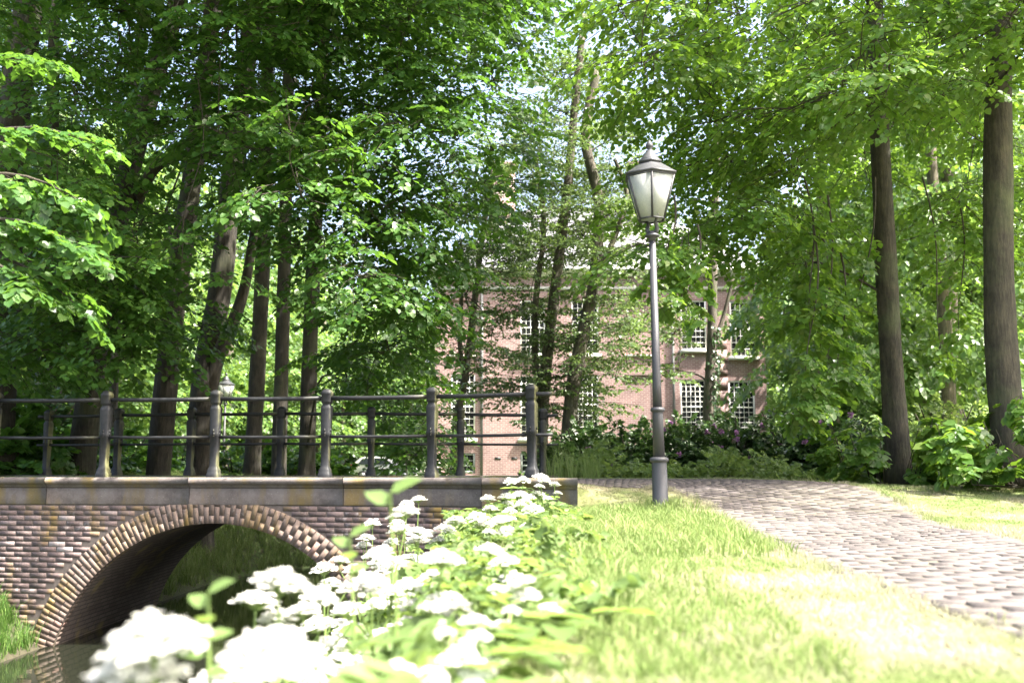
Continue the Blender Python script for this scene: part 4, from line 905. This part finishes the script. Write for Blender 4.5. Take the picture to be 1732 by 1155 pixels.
MB().add([(cx0 + .2, 59.4, cz + 1.06), (cx0 + .2, 60.6, cz + 1.06), (cx0 + .52, 60.5, cz + 1.36), (cx0 + .52, 59.5, cz + 1.36)], [(0, 1, 2, 3)]).part('rear_window', M['glass'], car)
MB().box((cx0 + .1, 59.2, cz + .86), (.22, .14, .2), 0, (.8, .8)).part('tail_lamp', M['red'], car); MB().box((cx0 + .1, 60.8, cz + .86), (.22, .14, .2), 0, (.8, .8)).part('tail_lamp', M['red'], car)
MB().box((cx0 + .0, 60, cz + .45), (.12, 1.6, .2)).part('bumper', M['carwhite'], car)
for wx in (.75, 3.25):
    for yy in (59.2, 60.8):
        th = np.linspace(0, 2 * PI, 21)[:-1]; t_ = MB().tube([(cx0 + wx, yy - .1, cz + .31), (cx0 + wx, yy + .1, cz + .31)], .31, 20).part('wheel', M['tyre'], car); MB().tube([(cx0 + wx, yy - .115, cz + .31), (cx0 + wx, yy - .09, cz + .31)], .2, 14).part('rim', M['rim'], t_)

# ---------------------------------------------------------------- flowers on the bank
U = """865,812,24 885,809,22 915,807,27 938,816,17 912,819,16 943,830,14 880,833,27 909,833,23 925,840,19 825,842,25 857,838,25 859,848,19 886,847,24 902,860,34 863,860,22 708,843,25 688,850,22 685,864,48 771,879,32 630,882,24 808,872,33 818,885,30 850,877,28 857,893,30 893,892,26 677,892,36 708,900,40 724,897,24 753,893,33 743,910,28 620,908,27 615,919,24 662,914,24 649,926,27 651,938,24 662,950,50 747,939,62 772,944,38 828,924,45 854,945,46 549,960,40 603,965,30 773,957,26 800,967,34 885,973,46 789,978,38 734,978,55 891,993,44 691,988,50 627,978,58 539,1004,58 607,991,62 756,1015,70 925,1022,52 513,1025,52 539,1053,55 591,1027,52 594,1062,50 690,1053,55 750,1051,40 810,1053,36 597,1093,52 513,1095,58 771,1093,62 714,1069,44 678,1111,48 662,1140,46 599,1145,50 526,1150,56 802,1139,46 753,1150,40 575,1131,34 265,1070,148 460,1092,142 228,1137,146 472,980,88 432,1012,68 380,1146,92 560,1143,64 640,1020,48 560,985,40 700,1020,46 655,1070,48 560,1085,54 470,1040,60 720,940,30 790,925,30 838,900,28 870,920,30 840,985,34 640,950,34 575,945,30 850,1040,36 730,1120,50 620,1120,54"""
um_rng = np.random.default_rng(77)
def umbel_mesh(seed):
    rng = np.random.default_rng(seed); ray = MB(); B, D_, N_, S_ = [], [], [], []
    n_ = 26
    for q in range(n_):
        f = math.sqrt((q + .5) / n_); an = q * 2.4; r_ = .058 * f; c = np.array((math.cos(an) * r_, math.sin(an) * r_, .05 - .034 * f * f + rng.normal(0, .003)))
        ray.tube([(0, 0, 0), c * (.55, .55, .7), c], (.0012, .0009, .0007), 3, False)
        m_ = 13
        for k_ in range(m_):
            g_ = math.sqrt((k_ + .5) / m_) * .0135; a2 = k_ * 2.4 + q; p = c + np.array((math.cos(a2) * g_, math.sin(a2) * g_, .004 - g_ * .25 + rng.normal(0, .001)))
            for _ in range(2): a3 = rng.uniform(0, 6.3); B.append(p); D_.append((math.cos(a3), math.sin(a3), rng.normal(0, .25))); N_.append(np.array((0, 0, 1)) + rng.normal(0, .35, 3)); S_.append(.0085 * rng.uniform(.8, 1.3))
    V, Qs = leaf_geo(np.array(B), np.array(D_), np.array(N_), np.array(S_)); return MB().add(V, Qs).mesh('umbel', M['floret']), ray.mesh('umbel_rays', M['stem'])
UM = [umbel_mesh(q) for q in range(4)]
def leafblade(seed):      # lobed compound leaf
    rng = np.random.default_rng(seed); B, D_, N_, S_ = [], [], [], []
    for t_, sp, sz in ((.35, .9, .1), (.62, .8, .1), (.85, .6, .09)):
        for sg in (-1, 1):
            B.append((t_ * .3, 0, .05 * math.sin(t_ * 3))); D_.append((math.cos(sp), sg * math.sin(sp), -.1)); N_.append((rng.normal(0, .2), -sg * .3, 1)); S_.append(sz * rng.uniform(.8, 1.2))
    B.append((.28, 0, .02)); D_.append((1, 0, -.3)); N_.append((0, 0, 1)); S_.append(.13)
    V, Qs = leaf_geo(np.array(B), np.array(D_), np.array(N_), np.array(S_), .8); mb = MB().add(V, Qs); mb.tube([(0, 0, 0), (.15, 0, .05), (.28, 0, .02)], (.004, .003, .002), 4, False); return mb.mesh('leaf', M['weed'])
LB = [leafblade(q) for q in range(4)]
us = []
for t_ in U.split():
    a, b, w = map(float, t_.split(',')); us.append((a, b, w))
while len(us) < 150:
    b = um_rng.uniform(835, 1150); t_ = (b - 835) / 315; a = um_rng.uniform(650 - 130 * t_, 905 - 60 * t_) ; w = (24 + 34 * t_) * um_rng.uniform(.75, 1.1)
    if b < 880 and a < 800: continue
    us.append((a, b, w))
us.sort(key=lambda q: -q[2])
UA = np.array([(a, b, w, min(9.8, max(1.35, .132 * FPX / w))) for a, b, w in us])
def hides(x, y, z):      # would this leaf stand right before a flower head
    px = 866 + x / y * FPX; py = HORIZON - (z - EYE) / y * FPX
    return bool(((UA[:, 3] > y + .05) & (np.abs(UA[:, 0] - px) < UA[:, 2] * .6 + 55 / y) & (py < UA[:, 1] + UA[:, 2] * .3 + 60 / y) & (py > UA[:, 1] - UA[:, 2] * .5 - 150 / y)).any())
special = {(265, 1070): 'largest blurred white umbel at the lower left, over the dark water', (460, 1092): 'second largest blurred white umbel low down, right of the biggest', (228, 1137): 'big blurred white umbel cut by the bottom edge at left', (472, 980): 'soft greenish-white umbel in front of the arch opening', (380, 1146): 'white umbel at the bottom edge between the two biggest', (630, 882): 'small upright white flower head standing out against the brick bridge wall', (685, 864): 'broad white umbel before the bricks right of the arch', (943, 830): 'rightmost tiny white umbel near the coping end', (708, 843): 'topmost small umbel before the bridge wall below the middle railing posts'}
used = [False] * len(us)
for q, (a, b, w) in enumerate(us):
    if used[q]: continue
    mates = [q]; used[q] = True
    if (int(a), int(b)) not in special:
        for r_ in range(q + 1, len(us)):
            if not used[r_] and len(mates) < 3 and abs(us[r_][2] / w - 1) < .3 and math.hypot(us[r_][0] - a, us[r_][1] - b) < 1.3 * w and (int(us[r_][0]), int(us[r_][1])) not in special: mates.append(r_); used[r_] = True
    D = min(9.8, max(1.35, .132 * FPX / w)); top = P(a, b, D); bx_ = top[0] + um_rng.normal(0, .05); by_ = D + um_rng.uniform(0, .15)
    g = float(hgt(bx_, by_)); 
    while top[2] < g + .13 and D > 1.2: D = D * .94; top = P(a, b, D); bx_, by_ = top[0], D; g = float(hgt(bx_, by_))
    lb = special.get((int(a), int(b)))
    zone = 'near the bottom edge' if w > 50 and b > 1000 else ('half way up the ditch bank' if b > 880 else 'close to the bridge coping')
    lb2 = lb or ('white umbel flower plant in the dense drift ' + zone)
    root = thing('umbel_plant', lb2, 'flower', (bx_, by_, g), ('white umbel flowers ' + zone) if lb is None else 'white umbel flowers on the bank')
    b0 = np.array((bx_, by_, g)); fork_ = b0 + (top - b0) * .55 + um_rng.normal(0, .01, 3)
    for k_, r_ in enumerate(mates):
        tp = P(us[r_][0], us[r_][1], D + (0 if k_ == 0 else um_rng.uniform(-.1, .1))); sm = MB()
        base = tp - np.array((0, 0, .04)); pts = catmull(np.array([b0 if k_ == 0 else fork_, fork_ if k_ == 0 else (fork_ + base) / 2 + (0, 0, .03), base - (0, 0, .04), base]), 4)
        sm.tube(pts, np.linspace(.006 if k_ == 0 else .004, .0028, len(pts)), 6, False).part('stem', M['stem'], root, True)
        sc = us[r_][2] / FPX * D / .112; me, ry = UM[um_rng.integers(4)]
        o = link('umbel', me, root, base - b0); o.scale = (sc, sc, sc); o.rotation_euler = (um_rng.normal(0, .14), um_rng.normal(0, .14), um_rng.uniform(0, 6)); link('umbel_rays', ry, o)
    for k_ in range(4):
        o = link('leaf', LB[um_rng.integers(4)], root, (fork_ - b0) * um_rng.uniform(.15, 1.1)); an = um_rng.uniform(0, 6.3); s_ = um_rng.uniform(.5, .95); o.scale = (s_, s_, s_); o.rotation_euler = (um_rng.normal(0, .2), um_rng.uniform(-.4, .3), an)
# young bright-leaved shoots among the flowers
def sprout(label, a, b, D, n_, size):
    t_ = P(a, b, D); g = float(hgt(t_[0], t_[1])); root = thing('leafy_shoot', label, 'plant', (t_[0], t_[1], g), 'bright leafy shoots'); b0 = np.array((t_[0], t_[1], g))
    MB().tube([b0, (b0 + t_) / 2 + (.02, 0, 0), t_], (.006, .004, .003), 6, False).part('stem', M['stem'], root, True)
    for q in range(n_):
        an = q * 2.4; dv = np.array([(math.cos(an), math.sin(an) * .6, .5 - .1 * q)]); V, Qs = leaf_geo(np.array([t_ - (0, 0, .03 * q)]), dv, np.array([(0, -.5, 1.)]), np.array([size]), .75); MB().add(V, Qs).part('leaf', M['weed'], root)
sprout('bright lime-green leafy shoot before the dark arch opening', 352, 1000, 2.0, 6, .055)
sprout('pale leafy shoot left of the upright white flower head', 592, 905, 2.6, 4, .06)
sprout('yellow-green long-leaved shoot over the bridge frieze', 660, 832, 2.4, 2, .08)
# filler foliage on the bank
bk = Crown(np.random.default_rng(9)); rb = bk.r
cnt = 0
tries = 0
while cnt < 1000 and tries < 9000:
    tries += 1
    y = rb.uniform(1.6, 11); x = rb.uniform(-1.9, .25 + .02 * y)
    if y < 3.2 and x > -.1: continue
    if y > float(F(x)) - .12: continue
    z = float(hgt(x, y)); hh = rb.uniform(.03, .3) * (1 if x < -.3 else .35)
    if hides(x, y, z + hh + .05): continue
    bk.spray('alder', np.array((x, y, z + hh)), np.array((rb.normal(), rb.normal(), .3)), .34, .06); cnt += 1
cnt = 0
while cnt < 700:
    y = rb.uniform(1.6, 11); x = rb.uniform(-1.9, .1)
    if y > float(F(x)) - .12 or (y < 2.6 and x > -.15): continue
    bk.spray('alder', np.array((x, y, float(hgt(x, y)) + rb.uniform(.02, .09))), np.array((rb.normal(), rb.normal(), .1)), .3, .05); cnt += 1
stuff('bank_weeds', bk.mesh(.8), M['weed'], 'pale green leafy weeds covering the ditch bank under the flowers', 'weeds')

# ---------------------------------------------------------------- grass
def clump(rng, n_, h, spread, w, bend):
    an = rng.uniform(0, 2 * PI, n_); r_ = rng.uniform(0, spread, n_); base = np.stack([np.cos(an) * r_, np.sin(an) * r_, np.zeros(n_) - .01], -1)
    hh = h * rng.uniform(.5, 1.15, n_); la = rng.uniform(0, 2 * PI, n_); le = bend * rng.uniform(.2, 1, n_) * hh; lean = np.stack([np.cos(la) * le, np.sin(la) * le, 0 * la], -1)
    fa = rng.uniform(0, 2 * PI, n_); sd = np.stack([np.cos(fa), np.sin(fa), 0 * fa], -1) * (w * rng.uniform(.7, 1.3, n_))[:, None]
    mid = base + lean * .3 + np.stack([0 * hh, 0 * hh, hh * .55], -1); tip = base + lean + np.stack([0 * hh, 0 * hh, hh * (1 - .25 * bend)], -1)
    V = np.stack([base - sd, base + sd, mid + sd * .8, mid - sd * .8, tip], 1).reshape(-1, 3); k_ = np.arange(n_)[:, None] * 5
    return V, k_ + np.array([0, 1, 2, 3]), k_ + np.array([3, 2, 4])
def scatter(name, label, pts, protos_, mat, smin=.7, smax=1.3, rng=RNG):
    mb = MB()
    ks = rng.integers(len(protos_), size=len(pts)); rot = rng.uniform(0, 6.3, len(pts)); sc = rng.uniform(smin, smax, len(pts))
    for k_ in range(len(protos_)):
        I = np.where(ks == k_)[0]
        if not len(I): continue
        V, Q1, T1 = protos_[k_]; c, s_ = np.cos(rot[I]), np.sin(rot[I]); z0 = np.zeros_like(c)
        Rm = np.stack([np.stack([c, -s_, z0], -1), np.stack([s_, c, z0], -1), np.stack([z0, z0, z0 + 1], -1)], 1)
        VV = np.einsum('nij,vj->nvi', Rm, V) * sc[I][:, None, None] + pts[I][:, None]; off = (np.arange(len(I)) * len(V))[:, None, None]
        mb.add(VV.reshape(-1, 3), (Q1[None] + off).reshape(-1, 4), (T1[None] + off).reshape(-1, 3))
    return stuff(name, mb, mat, label, 'grass')
gr = np.random.default_rng(55)
def pick(n_, fx, cond):
    out = []
    tot = 0
    while tot < n_:
        x, y = fx(n_); ok = cond(x, y); p = np.stack([x[ok], y[ok], hgt(x[ok], y[ok])], -1); out.append(p); tot += len(p)
    return np.concatenate(out)[:n_]
def frustum(ymin, ymax, pw=1.6):
    def f(n_):
        y = ymin + (ymax - ymin) * gr.random(n_) ** pw; u = gr.uniform(-.56, .56, n_); return u * y, y
    return f
short = [clump(gr, 14, .045, .05, .0022, .9) for _ in range(6)]; mid_ = [clump(gr, 12, .11, .05, .0028, .8) for _ in range(6)]; tall = [clump(gr, 14, .3, .07, .0038, .7) for _ in range(6)]
p1 = pick(11000, frustum(2.2, 15.5), lambda x, y: (x > .0 + .02 * y) & ~in_path(x, y, .02) & ~((y > F(x) - .1) & (x < .75)))
scatter('lawn_grass', 'short dry mown lawn grass either side of the path', p1, short, M['lawn'])
p2 = pick(2600, lambda n_: (gr.uniform(-.1, 2.2, n_), gr.uniform(5.5, 12, n_)), lambda x, y: ~in_path(x, y, .05) & (y < F(x) - .1) & (gr.random(len(x)) < np.clip(1.1 - x * .5 + (y - 8) * .08, .05, 1)))
scatter('long_grass', 'longer fresh green grass round the lamp post foot', np.vstack([p2, np.column_stack([lx + gr.normal(0, .16, 60), ly + gr.normal(-.05, .14, 60), np.full(60, hgt(lx, ly))])]), mid_, M['tall'], .7, 1.5)
p3 = pick(900, lambda n_: (gr.uniform(-1.2, .45, n_), gr.uniform(3., 11.4, n_)), lambda x, y: (y < F(x) - .12) & np.array([not hides(a, b, float(hgt(a, b)) + .12) for a, b in zip(x, y)]))
scatter('bank_grass', 'tall pale grass on the ditch bank among the flowers', p3, tall, M['tall'], .35, .7)
p9 = pick(1700, lambda n_: (gr.uniform(-1., .35, n_), gr.uniform(2., 6.5, n_)), lambda x, y: x > -9)
scatter('low_bank_grass', 'low green grass at the top of the ditch bank under the flowers', p9, short, M['tall'], 1., 1.8)
# ragged tufts along both path edges
se = gr.uniform(3, 17, 1500); pe = []
for s_ in se:
    x, y, h, a = at_s(s_); sg = gr.choice((-1, 1)); o_ = sg * (h + gr.normal(.02, .05)); pe.append((x - math.sin(a) * o_, y + math.cos(a) * o_))
pe = np.array(pe); pe = pe[~((pe[:, 1] > F(pe[:, 0]) - .1) & (pe[:, 0] < .8))]
scatter('edge_grass', 'ragged grass tufts fringing the brick path', np.column_stack([pe, hgt(pe[:, 0], pe[:, 1])]), mid_, M['lawn'], .35, .8)
p8 = pick(2200, lambda n_: (gr.uniform(-.9, .9, n_), gr.uniform(2.4, 6.5, n_)), lambda x, y: np.array([not hides(a, b, float(hgt(a, b)) + .1) for a, b in zip(x, y)]) & (gr.random(len(x)) < np.clip(1.2 - x, .1, 1)))
scatter('verge_grass', 'fresh green grass between the flower drift and the mown lawn', p8, mid_, M['tall'], .5, .95)
p4 = pick(3600, lambda n_: (gr.uniform(-10, -2.4, n_), gr.uniform(15.9, 24, n_)), lambda x, y: (hgt(x, y) > WATER + .03) & (y > G(x) + .1))
scatter('ditch_grass', 'dark green long grass on the bank seen through the arch', p4, tall, M['tall'], .7, 1.3)
p5 = pick(1500, lambda n_: (gr.uniform(-8, -5.4, n_), gr.uniform(8.5, 12.5, n_)), lambda x, y: (hgt(x, y) > WATER) & (y < F(x) - .1))
scatter('waterside_grass', 'grass tuft at the foot of the bridge wall by the water', p5, tall, M['bankgrass'], .6, 1.1)
dxs = gr.uniform(-8.5, .6, 1700); side = gr.random(1700) < .6; dys = np.where(side, F(dxs) + gr.uniform(.2, .6, 1700), G(dxs) - gr.uniform(.2, .6, 1700))
scatter('deck_grass', 'low grass growing along the bridge deck edges', np.stack([dxs, dys, np.full(1700, -.03)], -1), short, M['tall'], .7, 1.4)
p6 = pick(2500, lambda n_: (gr.uniform(3.5, 9.5, n_), gr.uniform(12, 18, n_)), lambda x, y: ~in_path(x, y, .02))
scatter('shaded_lawn', 'lawn grass below the two right-hand lime trees', p6, short, M['tall'], .8, 1.5)
p7 = pick(55, lambda n_: (gr.uniform(.45, 1.35, n_), gr.uniform(15.4, 16.6, n_)), lambda x, y: x > -9)
scatter('seed_grass', 'tall seeding grass beside the right railing end', p7, [clump(gr, 7, .6, .06, .004, .45) for _ in range(4)], M['tall'], .7, 1.2)
gc = Crown(np.random.default_rng(91)); cnt = 0
while cnt < 330:
    a = gc.r.uniform(950, 1420); D = gc.r.uniform(16.0, 18.8); hm = .12 + .5 * max(0, math.sin(a * .045) * math.sin(a * .019 + 1)) 
    if gc.r.random() < .35 and hm < .2: continue
    x = (a - 866) / FPX * D; 
    if in_path(np.array([x]), np.array([D]), .1)[0]: continue
    gc.spray('alder', np.array((x, D, float(hgt(x, D)) + gc.r.uniform(.02, hm))), np.array((gc.r.normal(), gc.r.normal(), .6)), .4, .07); cnt += 1
stuff('hedge_weeds', gc.mesh(.7), M['weed'], 'pale weeds along the foot of the rhododendron hedge', 'weeds')
